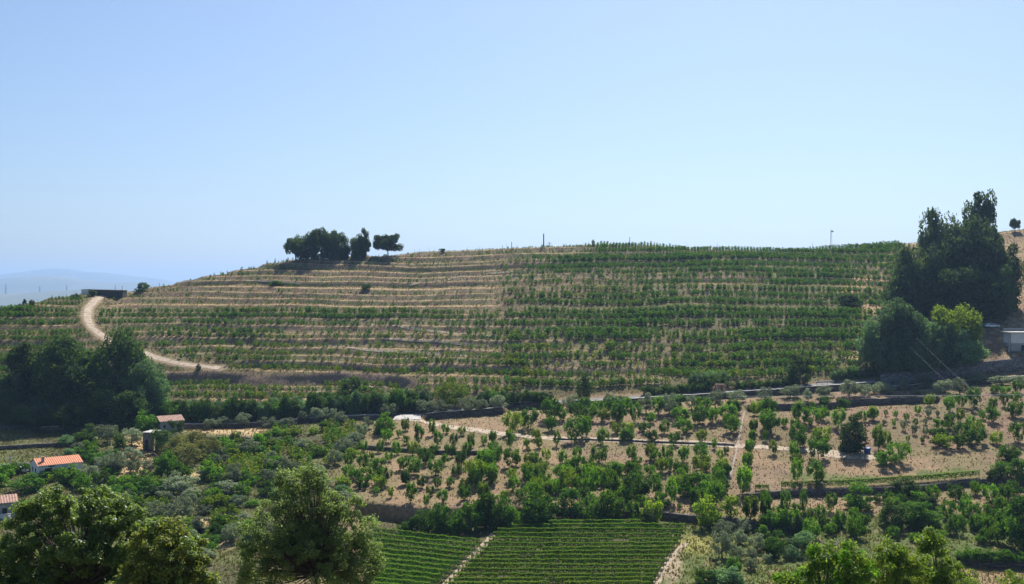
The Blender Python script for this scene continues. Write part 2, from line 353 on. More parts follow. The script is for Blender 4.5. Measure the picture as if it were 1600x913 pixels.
tc = N_.new('ShaderNodeTexCoord'); nz = N_.new('ShaderNodeTexNoise'); nz.inputs['Scale'].default_value = 1.6; nz.inputs['Detail'].default_value = 8; nz.inputs['Roughness'].default_value = .7
L_.new(tc.outputs['Object'], nz.inputs['Vector'])
mr = N_.new('ShaderNodeMapRange'); mr.inputs[1].default_value = .25; mr.inputs[2].default_value = .75; mr.inputs[3].default_value = .45; mr.inputs[4].default_value = 1.5
L_.new(nz.outputs['Fac'], mr.inputs[0])
vm = N_.new('ShaderNodeVectorMath'); vm.operation = 'SCALE'; L_.new(at.outputs['Color'], vm.inputs[0]); L_.new(mr.outputs[0], vm.inputs['Scale'])
L_.new(vm.outputs[0], b_.inputs['Base Color']); b_.inputs['Roughness'].default_value = .95; b_.inputs['Specular IOR Level'].default_value = .1
bp = N_.new('ShaderNodeBump'); bp.inputs['Strength'].default_value = .7; bp.inputs['Distance'].default_value = .35
L_.new(nz.outputs['Fac'], bp.inputs['Height']); L_.new(bp.outputs[0], b_.inputs['Normal'])
cols = np.concatenate([np.arange(-1300, -100, 40.), np.arange(-100, 1700, 3.5), np.arange(1700, 2901, 40.)])
tv = np.concatenate([np.linspace(0, .5, 40)[:-1], np.linspace(.5, 1, 260)])
terrain('valley_ground', cols, lambda c: np.maximum(tv * (Yroad(c) + 4.6), .01), gm)
th = np.concatenate([np.arange(0, 160, .42), np.arange(160, 620, 12.)])
terrain('hillside', cols, lambda c: Yroad(c) + 4.6 + th * ((Ycrest(c) - Yroad(c) + 16) / 160 if True else 1), gm)

# ---------------------------------------------------------------- far country: plain and hazy ranges to the west
fm = plain('far_land', (.10, .115, .07), .95, .35, .002)
n = 40; gxs = np.linspace(-19000, 19000, n); gys = np.linspace(560, 19500, n)
VX, VY = np.meshgrid(gxs, gys, indexing='ij'); ii = np.arange(n * n).reshape(n, n)
Q = np.stack([ii[:-1, :-1], ii[1:, :-1], ii[1:, 1:], ii[:-1, 1:]], -1).reshape(-1, 4)
tag(ob('plain', mesh_np('plain', np.stack([VX, VY, -152 + 14 * (fbm(VX, VY, 2500, 3) - .5)], -1).reshape(-1, 3), Q, [fm], smooth=True)), kind='structure')
def rng_hills(name, Y0, prof, depth, seed):
    pxs = np.arange(-2600, 3300, 12.0); X = (pxs - 800) / F * Y0
    top = np.interp(pxs, [p[0] for p in prof], [zat(p[1], Y0) for p in prof])
    top = top + Y0 / F * 3.0 * (fbm(pxs, pxs * 0, 90, seed, 4) - .5)
    ts = np.linspace(-1, 1, 25); prf = np.cos(ts * math.pi / 2) ** 1.3
    XX = np.repeat(X[:, None], 25, 1); YY = Y0 + ts[None, :] * depth + 0 * XX
    ZZ = -160 + (top[:, None] + 160) * prf[None, :] * (1 + .25 * (1 - prf[None, :]) * (fbm(XX, YY, depth * .5, seed + 5) - .5))
    ii = np.arange(len(X) * 25).reshape(-1, 25)
    Q = np.stack([ii[:-1, :-1], ii[1:, :-1], ii[1:, 1:], ii[:-1, 1:]], -1).reshape(-1, 4)
    tag(ob(name, mesh_np(name, np.stack([XX, YY, ZZ], -1).reshape(-1, 3), Q, [fm], smooth=True)), kind='structure')
rng_hills('far_mountains', 15500, [(-2600, 432), (-400, 436), (-120, 432), (0, 429), (40, 424), (75, 419.5), (106, 419), (131, 424), (165, 425), (200, 429.5), (240, 434), (280, 440), (500, 446), (3300, 440)], 1800, 1)
rng_hills('middle_mountains', 10500, [(-2600, 440), (-300, 440), (0, 436), (50, 431), (90, 430), (126, 436), (150, 441), (210, 441), (260, 446), (500, 450), (3300, 446)], 1400, 2)
rng_hills('near_hills', 6200, [(-2600, 452), (-300, 452), (0, 459), (30, 459), (60, 456), (100, 453), (140, 452), (300, 455), (3300, 455)], 900, 3)

# ---------------------------------------------------------------- foliage and tree builders (unit trees: width 1, height 1)
def leafquads(P, Nn, size, r, asp=.55):
    n = len(P); Nn = Nn / np.linalg.norm(Nn, axis=1)[:, None]
    T = np.cross(Nn, r.normal(size=(n, 3))); T /= np.linalg.norm(T, axis=1)[:, None] + 1e-9
    B = np.cross(Nn, T); l = (size * (.7 + .6 * r.rand(n)))[:, None] * .5 if np.ndim(size) else size * (.7 + .6 * r.rand(n))[:, None] * .5
    V = np.stack([P - T * l, P + B * l * asp + T * l * .1, P + T * l, P - B * l * asp + T * l * .1], 1).reshape(-1, 3)
    return V, np.arange(4 * n).reshape(-1, 4)
def rdirs(r, n):
    d = r.normal(size=(n, 3)); return d / np.linalg.norm(d, axis=1)[:, None]
def clump_leaves(r, cen, rad, per, size, up=.35, asp=.55, fill=.4, flat=.8):
    k = len(cen); D = rdirs(r, k * per); rr = (fill + (1 - fill) * r.rand(k * per)) ** .7
    rad = np.repeat(np.asarray(rad, float), per)
    P = np.repeat(cen, per, 0) + D * (rr * rad)[:, None] * np.array([1, 1, flat])
    Nn = D * .7 + r.normal(size=D.shape) * .55 + np.array([0, 0, up])
    return leafquads(P, Nn, size, r, asp)
def crown_centres(r, kind, n):
    out = []
    while len(out) < n:
        p = r.uniform(-1, 1, 3); d = np.linalg.norm(p)
        if kind == 'round': ok = .35 < d < 1 and p[2] > -.85; q = (p[0] * .40, p[1] * .40, .60 + p[2] * .33)
        elif kind == 'vase':
            t = r.rand() ** .85; a = r.uniform(0, 6.283); w = (.17 + .27 * math.sin(t * 2.6)) * math.sqrt(r.uniform(.25, 1)); ok = True
            q = (w * math.cos(a), w * math.sin(a), .30 + .60 * t * (1 - .15 * w / .42))
        elif kind == 'bush': ok = d < 1 and d > .4 and p[2] > -.75; q = (p[0] * .40, p[1] * .40, .48 + p[2] * .44)
        elif kind == 'column': ok = d < 1; q = (p[0] * .36, p[1] * .36, .52 + p[2] * .43)
        elif kind == 'umbrella': ok = d < 1 and p[2] > -.35; q = (p[0] * .42, p[1] * .42, .66 + p[2] * .28)
        elif kind == 'tall':
            ok = d < 1 and d > .3; s_ = 1 - .35 * max(p[2], 0); q = (p[0] * .40 * s_, p[1] * .40 * s_, .55 + p[2] * .41)
        if ok: out.append(q)
    return np.array(out)
SPEC = dict(   # crown form, clumps, clump radius, leaves per clump, leaf length (as a share of the tree), trunk radius, crown base
    orchard=('vase', 30, (.08, .15), 62, .074, .022, .12), olive=('round', 26, (.10, .16), 75, .062, .035, .16), citrus=('bush', 44, (.11, .17), 90, .060, .03, .0),
    shrub=('bush', 32, (.11, .19), 70, .075, .02, -.03), column=('column', 34, (.12, .18), 70, .06, .03, .0), pine=('umbrella', 50, (.09, .14), 240, .042, .022, .30),
    tall=('tall', 62, (.08, .15), 220, .041, .02, .03), broad=('round', 60, (.09, .17), 220, .040, .022, .03), broom=('bush', 40, (.11, .16), 90, .05, .012, -.03))
def unit_tree(kind, seed):
    form, n, cr, per, leaf, tr, zb = SPEC[kind]; r = np.random.RandomState(seed)
    cen = crown_centres(r, form, n)
    if kind in ('tall', 'broad', 'pine'): cen = cen + (r.rand(*cen.shape) - .5) * .04
    lob = r.normal(size=3) * .05; cen = cen * (1 + np.sin(cen @ rdirs(r, 1)[0] * 9 + r.rand() * 6)[:, None] * .08)
    rad = r.uniform(*cr, n)
    V, Q = clump_leaves(r, cen, rad, per, leaf, fill=.45, flat=1.2 if kind == 'orchard' else .85)
    if kind == 'orchard':                    # upright shoots
        a = r.uniform(0, 6.283, 60); w = .35 * np.sqrt(r.rand(60)); P = np.stack([w * np.cos(a), w * np.sin(a), .72 + .30 * r.rand(60)], 1)
        V2, Q2 = leafquads(P, rdirs(r, 60), .07, r); Q = np.concatenate([Q, Q2 + len(V)]); V = np.concatenate([V, V2])
    ax = np.percentile(np.abs(V[:, 0]), 97.5); ay = np.percentile(np.abs(V[:, 1]), 97.5); z0, z1 = np.percentile(V[:, 2], [1, 99.3])
    fit = lambda A: np.stack([A[:, 0] * .5 / ax, A[:, 1] * .5 / ay, zb + (A[:, 2] - z0) / (z1 - z0) * (1 - zb)], 1)
    V = fit(V); cen = fit(cen)
    t = MB(); top = .42 if kind in ('orchard', 'olive') else .5
    t.tube([(0, 0, -.10), (r.normal() * .01, r.normal() * .01, .12), (r.normal() * .02, r.normal() * .02, top * .62)], [tr * 1.35, tr, tr * .8], 7)
    for c in cen[r.choice(n, min(n, 7), False)]:
        t.tube([(0, 0, top * .5), (c[0] * .45, c[1] * .45, (top * .5 + c[2]) / 2 - .02), tuple(c)], [tr * .62, tr * .4, tr * .12], 5)
    return t, V, Q
_tm = {}
def tree_mesh(kind, var, mk):
    key = (kind, var, mk)
    if key not in _tm:
        t, V, Q = unit_tree(kind, 100 + var * 13 + sum(map(ord, kind)))
        kk = (kind, var, 'trunk')
        if kk not in _tm: _tm[kk] = t.mesh('trunk', M['greybark' if kind == 'olive' else 'bark'], True)
        _tm[key] = mesh_np('crown', V, Q, [M[mk]])
    return _tm[(kind, var, 'trunk')], _tm[key]
NAMES = dict(orchard='orchard_tree', olive='olive_tree', citrus='citrus_tree', shrub='shrub', column='columnar_tree', pine='pine_tree', tall='evergreen_tree', broad='broadleaf_tree', broom='broom_shrub')
TREES = []
def tree(kind, x, y, w, h, mk, var=None, depth=None, pos=None, ymin=100.0):
    """x, y: foot of the tree in the photograph; w, h: its size there"""
    p = cast(x, y, ymin) if pos is None else np.array(pos)
    k = p[1] / F
    e = empty(NAMES[kind], (p[0], p[1], p[2] - .05), random.uniform(0, 6.28), (w * k * .99, w * k * .99, h * k * 1.0))
    tr, cr = tree_mesh(kind, random.randrange(7) if var is None else var, mk)
    ob('trunk', tr, e); ob('crown', cr, e)
    TREES.append((e, kind, mk, x, y, w, h)); return e
def T(ox, oy, rows, kind, mks, sc=6.6625, dw=1.0, dh=1.0):
    out = []
    for i, (zx, zy, w, h) in enumerate(rows):
        mk = mks if isinstance(mks, str) else random.choice(mks)
        out.append(tree(kind, ox + zx / sc, oy + zy / sc + (1.5 if kind == 'orchard' else .5), w / sc * dw * (1.08 if kind == 'orchard' else 1.12), (h + (10 if kind == 'orchard' else 4)) / sc * dh * (1.2 if kind == 'orchard' else 1.1), mk))
    return out
ORD = ['first', 'second', 'third', 'fourth', 'fifth', 'sixth', 'seventh', 'eighth', 'ninth', 'tenth', 'eleventh', 'twelfth', 'thirteenth', 'fourteenth', 'fifteenth', 'sixteenth', 'seventeenth', 'eighteenth', 'nineteenth']
def ordinal(i):
    if i < 19: return ORD[i]
    t = ['twentieth', 'thirtieth', 'fortieth', 'fiftieth'][(i + 1) // 10 - 2]; u = (i + 1) % 10
    return t if u == 0 else ['twenty', 'thirty', 'forty', 'fifty'][(i + 1) // 10 - 2] + '-' + ORD[u - 1]
LOOK = dict(bright='bright green', deep='deep green', yellow='yellowish green', olive='grey-green', dark='very dark', pine='dark', teal='bluish green', broom='pale yellow-green', oak='green')
BIG = dict(orchard=(14, 21), olive=(16, 26), shrub=(16, 28), citrus=(20, 35), broom=(20, 30))
NOUN = dict(orchard='fruit tree', olive='olive tree', shrub='shrub', citrus='round-crowned tree', broom='broom shrub')
def label_rows(items, where, group, per=12):
    """number the trees of a zone tier by tier (from the top down) and from left to right"""
    items = sorted(items, key=lambda t: t[4]); nrow = max(1, round(len(items) / per)); cut_ = [round(i * len(items) / nrow) for i in range(nrow + 1)]
    for r_ in range(nrow):
        row = sorted(items[cut_[r_]:cut_[r_ + 1]], key=lambda t: t[3])
        for i, (e, kind, mk, x, y, w, h) in enumerate(row):
            a, b = BIG.get(kind, (15, 28)); size = 'small' if h < a else 'tall' if h > b else 'medium'
            tier = f' in {ordinal(r_)} tier' if nrow > 1 else ''
            tag(e, f'{size} {LOOK.get(mk, "green")} {NOUN[kind]}, {ordinal(i)} from left{tier} {where}', 'shrub' if kind in ('shrub', 'broom') else 'tree', group)

# ---------------------------------------------------------------- orchards
O = ('bright', 'bright', 'bright', 'deep', 'deep', 'yellow')
T(540, 620, [(425, 460, 110, 110), (625, 340, 85, 100), (760, 480, 95, 170), (900, 390, 75, 130), (555, 410, 60, 60), (630, 480, 60, 70), (960, 500, 90, 130), (1045, 370, 80, 80), (1210, 390, 80, 70),
  (1125, 510, 80, 110), (1310, 520, 75, 120), (1440, 490, 60, 80), (1540, 460, 70, 90), (185, 560, 90, 90), (360, 570, 70, 110), (530, 590, 90, 110), (695, 600, 110, 120), (920, 590, 90, 80), (1085, 620, 110, 110),
  (1265, 600, 110, 110), (270, 640, 60, 60), (455, 660, 80, 80), (185, 740, 120, 130), (835, 690, 160, 140), (1200, 740, 110, 150), (1030, 700, 80, 90), (1450, 740, 170, 170), (1560, 620, 130, 130), (330, 790, 160, 130),
  (600, 750, 110, 110), (710, 800, 130, 150), (935, 810, 150, 140), (1150, 810, 100, 90), (60, 850, 150, 120), (200, 890, 150, 130), (390, 900, 170, 150), (1340, 890, 200, 200), (1520, 880, 120, 150), (630, 900, 90, 130),
  (30, 720, 80, 100)], 'orchard', O)
T(540, 720, [(785, 270, 90, 110), (955, 280, 90, 90), (1090, 260, 80, 80), (620, 240, 80, 110), (350, 280, 120, 110), (470, 370, 60, 90), (320, 340, 60, 60), (680, 420, 110, 170), (880, 350, 90, 80), (840, 470, 60, 110),
  (1010, 430, 110, 110), (1245, 400, 120, 120), (1240, 310, 120, 110), (1430, 390, 110, 130), (180, 280, 120, 100)], 'orchard', O)
T(740, 610, [(410, 450, 180, 200), (570, 390, 180, 170), (800, 290, 200, 180), (900, 300, 120, 110), (815, 410, 130, 120), (1065, 290, 150, 140), (1150, 200, 150, 110), (1200, 310, 150, 120), (1300, 220, 120, 100), (1360, 310, 110, 100),
  (1440, 230, 150, 140), (1520, 320, 120, 120), (1070, 530, 220, 220), (1170, 480, 120, 180), (650, 500, 100, 90), (680, 590, 80, 90), (870, 570, 70, 130), (375, 590, 80, 150), (550, 600, 60, 90), (575, 640, 40, 50),
  (1345, 550, 120, 140), (1570, 530, 100, 110), (190, 550, 60, 110), (1480, 440, 100, 90), (120, 800, 200, 150), (220, 760, 120, 150), (400, 780, 160, 150), (755, 730, 90, 110), (925, 750, 90, 110), (570, 780, 100, 110),
  (650, 770, 110, 110), (1080, 700, 90, 90), (1300, 750, 160, 150), (1180, 800, 120, 100), (1060, 830, 130, 130), (30, 900, 140, 140), (190, 900, 120, 120), (570, 900, 170, 130), (720, 880, 130, 120), (950, 910, 140, 110),
  (1250, 900, 150, 130), (1430, 900, 160, 140)], 'orchard', O)
T(740, 720, [(100, 390, 110, 140), (420, 300, 130, 110), (600, 230, 180, 160), (660, 320, 120, 130), (400, 210, 110, 110), (200, 230, 100, 130), (890, 310, 150, 100), (990, 290, 170, 180), (1215, 340, 160, 250), (1420, 340, 170, 200),
  (1090, 290, 100, 110), (1300, 200, 140, 120), (480, 400, 110, 90), (1550, 330, 120, 130), (20, 270, 130, 180), (320, 400, 90, 80)], 'orchard', ('bright', 'deep', 'yellow'))
T(960, 610, [(40, 310, 150, 160), (120, 190, 120, 100), (215, 320, 130, 170), (380, 330, 90, 90), (455, 240, 150, 150), (650, 210, 140, 140), (690, 310, 180, 110), (880, 340, 150, 160), (930, 220, 150, 130), (1020, 330, 120, 130),
  (1180, 300, 200, 130), (1215, 430, 170, 150), (1240, 230, 150, 110), (520, 440, 100, 110), (720, 430, 180, 110), (310, 420, 120, 80), (140, 420, 120, 80), (140, 510, 150, 100), (390, 540, 130, 110), (620, 560, 110, 110),
  (910, 540, 110, 110), (1040, 600, 50, 90), (180, 720, 110, 130), (375, 720, 130, 140), (550, 720, 120, 130), (725, 740, 110, 140), (900, 690, 160, 120), (910, 840, 200, 140), (1100, 710, 70, 80), (1165, 650, 60, 60),
  (1100, 830, 70, 80), (1080, 910, 130, 110), (1450, 430, 80, 100), (1435, 530, 70, 90), (1410, 650, 80, 110), (1385, 790, 100, 110), (1480, 210, 90, 80), (1560, 250, 90, 130), (1580, 380, 120, 150), (160, 870, 120, 90),
  (440, 760, 110, 110), (240, 760, 90, 60), (370, 880, 110, 90), (500, 850, 130, 120), (620, 830, 140, 110), (720, 870, 110, 90), (240, 910, 110, 80)], 'orchard', O)
T(960, 720, [(40, 600, 130, 150), (200, 620, 140, 170), (400, 630, 190, 190), (230, 380, 230, 200), (430, 360, 150, 200), (590, 430, 110, 220), (780, 340, 230, 180), (900, 310, 160, 160), (1080, 230, 140, 130), (1000, 280, 100, 110),
  (870, 460, 170, 150), (1060, 440, 170, 180), (970, 680, 260, 250), (1210, 580, 170, 180), (1420, 600, 150, 200), (1570, 580, 100, 200), (680, 490, 50, 40), (520, 480, 110, 80), (285, 460, 120, 90), (1340, 330, 150, 240), (1370, 230, 110, 140)], 'orchard', ('bright', 'deep', 'bright', 'yellow'))
T(1160, 590, [(140, 380, 100, 120), (265, 420, 150, 180), (290, 560, 190, 180), (590, 440, 140, 170), (550, 540, 90, 100), (720, 490, 180, 150), (840, 430, 120, 110), (1000, 510, 130, 160), (1260, 450, 110, 90), (1360, 430, 90, 110),
  (115, 560, 80, 110), (100, 660, 60, 100), (240, 650, 60, 80), (70, 770, 80, 110), (60, 910, 90, 110), (580, 710, 190, 190), (830, 680, 170, 140), (790, 830, 190, 180), (320, 790, 80, 120), (540, 810, 90, 120),
  (1420, 740, 120, 210), (1510, 680, 90, 110), (850, 310, 100, 80), (1040, 320, 120, 90), (720, 330, 80, 70), (440, 500, 70, 70), (570, 900, 110, 90)], 'orchard', O)
T(1360, 590, [(620, 290, 100, 100), (830, 350, 110, 140), (945, 300, 100, 100), (1080, 300, 130, 170), (940, 450, 80, 110), (1390, 290, 80, 110), (1275, 340, 90, 110), (1265, 450, 120, 120), (1510, 260, 100, 100), (1510, 400, 140, 130),
  (1165, 420, 60, 70), (805, 530, 120, 130), (950, 620, 160, 130), (1040, 500, 80, 90), (1130, 520, 60, 80), (30, 430, 90, 110), (720, 640, 180, 100), (750, 720, 190, 110), (930, 720, 130, 110), (1110, 680, 200, 130), (1110, 560, 130, 80),
  (1310, 680, 110, 100), (1540, 660, 160, 170), (1300, 150, 100, 60), (1400, 160, 110, 60), (1530, 150, 100, 100), (300, 870, 200, 170), (170, 910, 220, 130)], 'orchard', O)
T(1160, 720, [(570, 210, 110, 200), (770, 220, 170, 190), (255, 480, 110, 160), (260, 580, 120, 110), (450, 540, 100, 200), (640, 570, 80, 230), (820, 640, 120, 150), (925, 520, 110, 150), (1150, 530, 70, 120), (1030, 690, 110, 150),
  (1190, 800, 170, 180), (1260, 690, 130, 110), (370, 720, 200, 170), (490, 720, 180, 180), (600, 760, 130, 120), (720, 800, 150, 170), (85, 590, 130, 180)], 'orchard', ('bright', 'deep'))
T(1360, 720, [(650, 430, 130, 150), (890, 410, 150, 140), (820, 580, 130, 150), (1100, 340, 100, 110), (1000, 560, 150, 140), (1000, 480, 100, 120), (1240, 420, 150, 150), (1170, 590, 150, 130), (900, 740, 150, 150), (1100, 710, 130, 130),
  (1400, 400, 170, 130), (1220, 690, 120, 110), (1500, 350, 140, 120), (1350, 520, 120, 130), (1320, 840, 150, 160), (1200, 840, 120, 120), (1350, 690, 100, 120)], 'orchard', ('bright', 'bright', 'deep'))
# young saplings with grey-green leaves in a grid below the lower wall
T(1360, 590, [(265, 410, 50, 60), (375, 440, 60, 60), (490, 370, 60, 70), (610, 400, 60, 70), (145, 480, 40, 40), (245, 500, 40, 60), (345, 540, 55, 80), (470, 490, 50, 60), (455, 580, 50, 80), (570, 480, 45, 50), (690, 520, 70, 80),
  (570, 590, 55, 70), (390, 660, 40, 50), (545, 670, 40, 50), (700, 400, 45, 50), (160, 390, 40, 45), (700, 600, 45, 50)], 'orchard', ('olive', 'bright'))
for i in range(34):
    tree('orchard', random.uniform(830, 1140), random.uniform(735, 790), random.uniform(17, 27), random.uniform(18, 27), random.choice(('bright', 'deep', 'bright', 'yellow')))
for i in range(72):
    x, y = random.uniform(1180, 1590), random.uniform(778, 850)
    if (1190 < x < 1370 and y < 800): continue
    tree(random.choice(('orchard', 'orchard', 'shrub')), x, y, random.uniform(14, 24), random.uniform(11, 21), random.choice(('bright', 'bright', 'bright', 'deep')))
orch = [t for t in TREES if t[1] == 'orchard']
label_rows([t for t in orch if t[3] < 1160 and t[4] < 690 and t[3] > 795], 'above the pale track', 'fruit trees in the orchards')
label_rows([t for t in orch if t[3] < 1160 and not (t[4] < 690 and t[3] > 795)], 'in the sloping orchard', 'fruit trees in the orchards')
label_rows([t for t in orch if t[3] >= 1160 and t[4] < 760], 'on the brown right-hand slope', 'fruit trees in the orchards')
label_rows([t for t in orch if t[3] >= 1160 and t[4] >= 760], 'below the vine-topped wall', 'fruit trees in the orchards')
label_rows([t for t in TREES if t[1] == 'shrub'], 'below the vine-topped wall', 'shrubs below the vine-topped wall')
n0 = len(TREES)
# olives along the road and over the scrub
T(640, 560, [(165, 560, 170, 115), (350, 560, 165, 115), (570, 555, 175, 125), (745, 545, 130, 115), (930, 535, 150, 125)], 'olive', 'olive')
T(320, 640, [(50, 180, 110, 75), (205, 180, 150, 95), (410, 190, 160, 125), (660, 180, 170, 95), (840, 180, 150, 85), (1025, 140, 125, 105), (1185, 100, 150, 105), (1320, 120, 120, 95), (1420, 150, 130, 115)], 'olive', 'olive')
T(540, 620, [(455, 215, 165, 115)], 'olive', 'olive')
T(740, 610, [(1000, 200, 130, 145), (1410, 130, 120, 80)], 'olive', 'olive')
T(960, 610, [(120, 155, 130, 95), (330, 230, 140, 190), (570, 250, 160, 200), (800, 190, 110, 135), (1050, 180, 160, 165), (1275, 120, 180, 115)], 'olive', 'olive')
T(1160, 590, [(235, 220, 140, 110), (500, 205, 180, 115), (685, 240, 80, 120), (865, 205, 150, 105), (1110, 195, 190, 160), (1275, 185, 120, 110), (1370, 165, 110, 85), (1500, 165, 170, 105)], 'olive', 'olive')
T(1360, 590, [(345, 130, 100, 90), (560, 115, 170, 110), (480, 170, 100, 55), (740, 150, 160, 120), (930, 175, 150, 160), (1090, 75, 200, 95), (1370, 75, 200, 85), (1560, 80, 150, 90)], 'olive', 'olive')
label_rows([t for t in TREES[n0:] if t[3] < 800], 'along the western road', 'olive trees along the road')
label_rows([t for t in TREES[n0:] if t[3] >= 800], 'along the eastern road', 'olive trees along the road')
n0 = len(TREES)
T(540, 620, [(230, 330, 100, 115), (160, 410, 110, 115), (100, 490, 130, 115), (40, 570, 150, 115)], 'olive', 'olive')
T(100, 640, [(210, 180, 250, 105), (420, 180, 90, 65), (600, 200, 110, 105), (450, 340, 190, 165), (700, 370, 200, 165), (180, 460, 150, 115), (720, 530, 180, 125), (540, 650, 180, 195), (720, 650, 130, 115), (900, 650, 150, 125),
  (400, 630, 170, 135), (250, 710, 190, 115), (1040, 840, 120, 115), (1220, 890, 300, 175), (1520, 900, 150, 90), (1520, 200, 130, 95), (960, 890, 120, 80)], 'olive', 'olive')
T(320, 640, [(470, 460, 200, 135), (1030, 410, 140, 95), (1350, 570, 150, 145), (1430, 460, 160, 145), (1560, 370, 130, 115), (820, 670, 160, 155), (700, 750, 180, 115), (310, 750, 150, 135), (660, 630, 90, 115), (220, 870, 270, 125)], 'olive', 'olive')
T(140, 750, [(560, 320, 170, 120), (790, 350, 210, 180), (660, 190, 130, 90), (960, 420, 120, 90), (930, 580, 110, 130), (1250, 540, 150, 150), (1000, 740, 190, 130), (160, 220, 120, 110)], 'olive', 'olive', sc=5.6)
T(900, 713, [(930, 500, 120, 90), (910, 630, 110, 150), (1040, 475, 90, 72), (1030, 545, 80, 75), (1130, 585, 90, 95), (1005, 640, 80, 80), (1095, 640, 70, 60), (985, 725, 80, 80), (1090, 705, 70, 60), (1195, 660, 50, 45)], 'olive', 'olive', sc=4.0)
label_rows([t for t in TREES[n0:] if t[3] < 700], 'left of the orchard', 'olive trees scattered over the lower slopes')
label_rows([t for t in TREES[n0:] if t[3] >= 700], 'right of the vineyard', 'olive trees scattered over the lower slopes')
n0 = len(TREES)
# round dense trees
T(1160, 590, [(1150, 770, 290, 350)], 'citrus', 'dark'); tag(TREES[-1][0], 'big dark round tree standing on the brown slope beside the blue tub', 'tree')
T(900, 713, [(760, 705, 170, 145)], 'citrus', 'dark'); tag(TREES[-1][0], 'dark round bushy tree on the grass beside the right edge of the vineyard', 'tree')
T(1360, 720, [(370, 365, 260, 165)], 'citrus', 'dark'); tag(TREES[-1][0], 'dark broad fig-like tree hiding part of the vine-topped wall', 'tree')
T(1360, 720, [(230, 690, 230, 265)], 'citrus', 'dark'); tag(TREES[-1][0], 'dark tree with visible trunk left of a dense green tree', 'tree')
T(1360, 720, [(520, 690, 320, 245)], 'citrus', 'deep'); tag(TREES[-1][0], 'dense green domed tree right of a dark tree with visible trunk', 'tree')
T(1360, 720, [(600, 480, 170, 110)], 'citrus', 'dark'); tag(TREES[-1][0], 'low dark tree behind the dense green domed tree', 'tree')
T(1160, 720, [(1220, 500, 240, 245)], 'citrus', 'deep'); tag(TREES[-1][0], 'dark green round tree on bare soil just below the vine-topped wall', 'tree')
T(1360, 720, [(1590, 900, 400, 470)], 'citrus', 'deep'); tag(TREES[-1][0], 'large dense green tree at the right edge above the shaded bank', 'tree')
T(1360, 720, [(1290, 210, 140, 95)], 'shrub', 'dark'); tag(TREES[-1][0], 'dark clipped shrub at the right end of the vine-topped wall', 'shrub')
T(1360, 720, [(1350, 150, 160, 130)], 'citrus', 'deep'); tag(TREES[-1][0], 'deep green tree above the right end of the vine-topped wall', 'tree')
T(1360, 720, [(1530, 180, 180, 180)], 'citrus', 'deep'); tag(TREES[-1][0], 'dark green tree at the right edge above the long wall', 'tree')
T(1360, 590, [(1450, 860, 200, 140)], 'citrus', 'deep'); tag(TREES[-1][0], 'shady low tree at the right end of the brown slope', 'tree')
T(740, 720, [(690, 690, 350, 330)], 'citrus', 'deep'); tag(TREES[-1][0], 'large spreading tree directly above the upper edge of the vineyard', 'tree')
T(740, 720, [(1020, 580, 230, 265)], 'citrus', 'deep'); tag(TREES[-1][0], 'dark-shadowed round tree right of the large spreading tree above the vineyard', 'tree')
T(740, 720, [(1230, 620, 130, 235)], 'orchard', 'deep'); tag(TREES[-1][0], 'slender tree between two round trees above the vineyard', 'tree')
T(740, 720, [(1390, 600, 250, 265)], 'citrus', 'bright'); tag(TREES[-1][0], 'wide green tree above the vineyard with bare soil to its right', 'tree')
T(740, 720, [(1150, 600, 110, 80)], 'shrub', 'bright'); tag(TREES[-1][0], 'small light green shrub under the round trees above the vineyard', 'shrub')
for (r_, lab) in (((770, 770, 240, 240), 'leftmost'), ((950, 740, 220, 270), 'second from left'), ((1090, 750, 240, 250), 'third from left'), ((1280, 730, 260, 270), 'fourth from left'), ((1490, 710, 230, 340), 'tallest')):
    T(540, 720, [r_], 'shrub', 'deep'); tag(TREES[-1][0], f'{lab} of the dense green trees hedging the vineyard path top', 'tree', 'hedge of trees above the vineyard')
T(740, 720, [(240, 690, 280, 310)], 'shrub', 'deep'); tag(TREES[-1][0], 'dense green tree right of the path top, ending the tree hedge', 'tree', 'hedge of trees above the vineyard')
T(740, 720, [(390, 700, 170, 200)], 'shrub', 'bright'); tag(TREES[-1][0], 'lighter green shrub closing the right end of the tree hedge', 'shrub')
T(540, 720, [(600, 750, 110, 105)], 'shrub', 'deep'); tag(TREES[-1][0], 'small shrub in front of the shaded bank above the vineyard', 'shrub')
T(540, 620, [(400, 370, 220, 185)], 'citrus', 'bright'); tag(TREES[-1][0], 'bushy bright green tree just below the pale concrete ramp', 'tree')
T(320, 640, [(1190, 800, 110, 190)], 'orchard', 'olive'); tag(TREES[-1][0], 'thin sparse tree rising in front of the yellowing vines', 'tree')
T(140, 750, [(1170, 800, 240, 210)], 'citrus', 'deep'); tag(TREES[-1][0], 'round green tree in the gap between the two foreground trees', 'tree')
T(1080, 740, [(340, 820, 120, 120), (560, 445, 60, 55), (560, 500, 60, 50), (700, 690, 160, 140), (660, 620, 130, 90), (800, 640, 150, 90), (830, 700, 130, 90), (940, 650, 170, 150), (300, 905, 240, 130), (140, 905, 200, 100), (890, 470, 130, 110)], 'shrub', ('teal', 'deep', 'teal'), sc=5.28)
label_rows(TREES[-11:], 'on the lower right grass', 'shrubs on the lower right grass')
n0 = len(TREES)
for x in (1504, 1519, 1536, 1552, 1571, 1590): tree('shrub', x, 873 + random.uniform(-1, 8), random.uniform(20, 30), random.uniform(12, 20), random.choice(('deep', 'bright')))
label_rows(TREES[n0:], 'along the shaded lower right wall', 'shrubs along the lower right wall'); n0 = len(TREES)
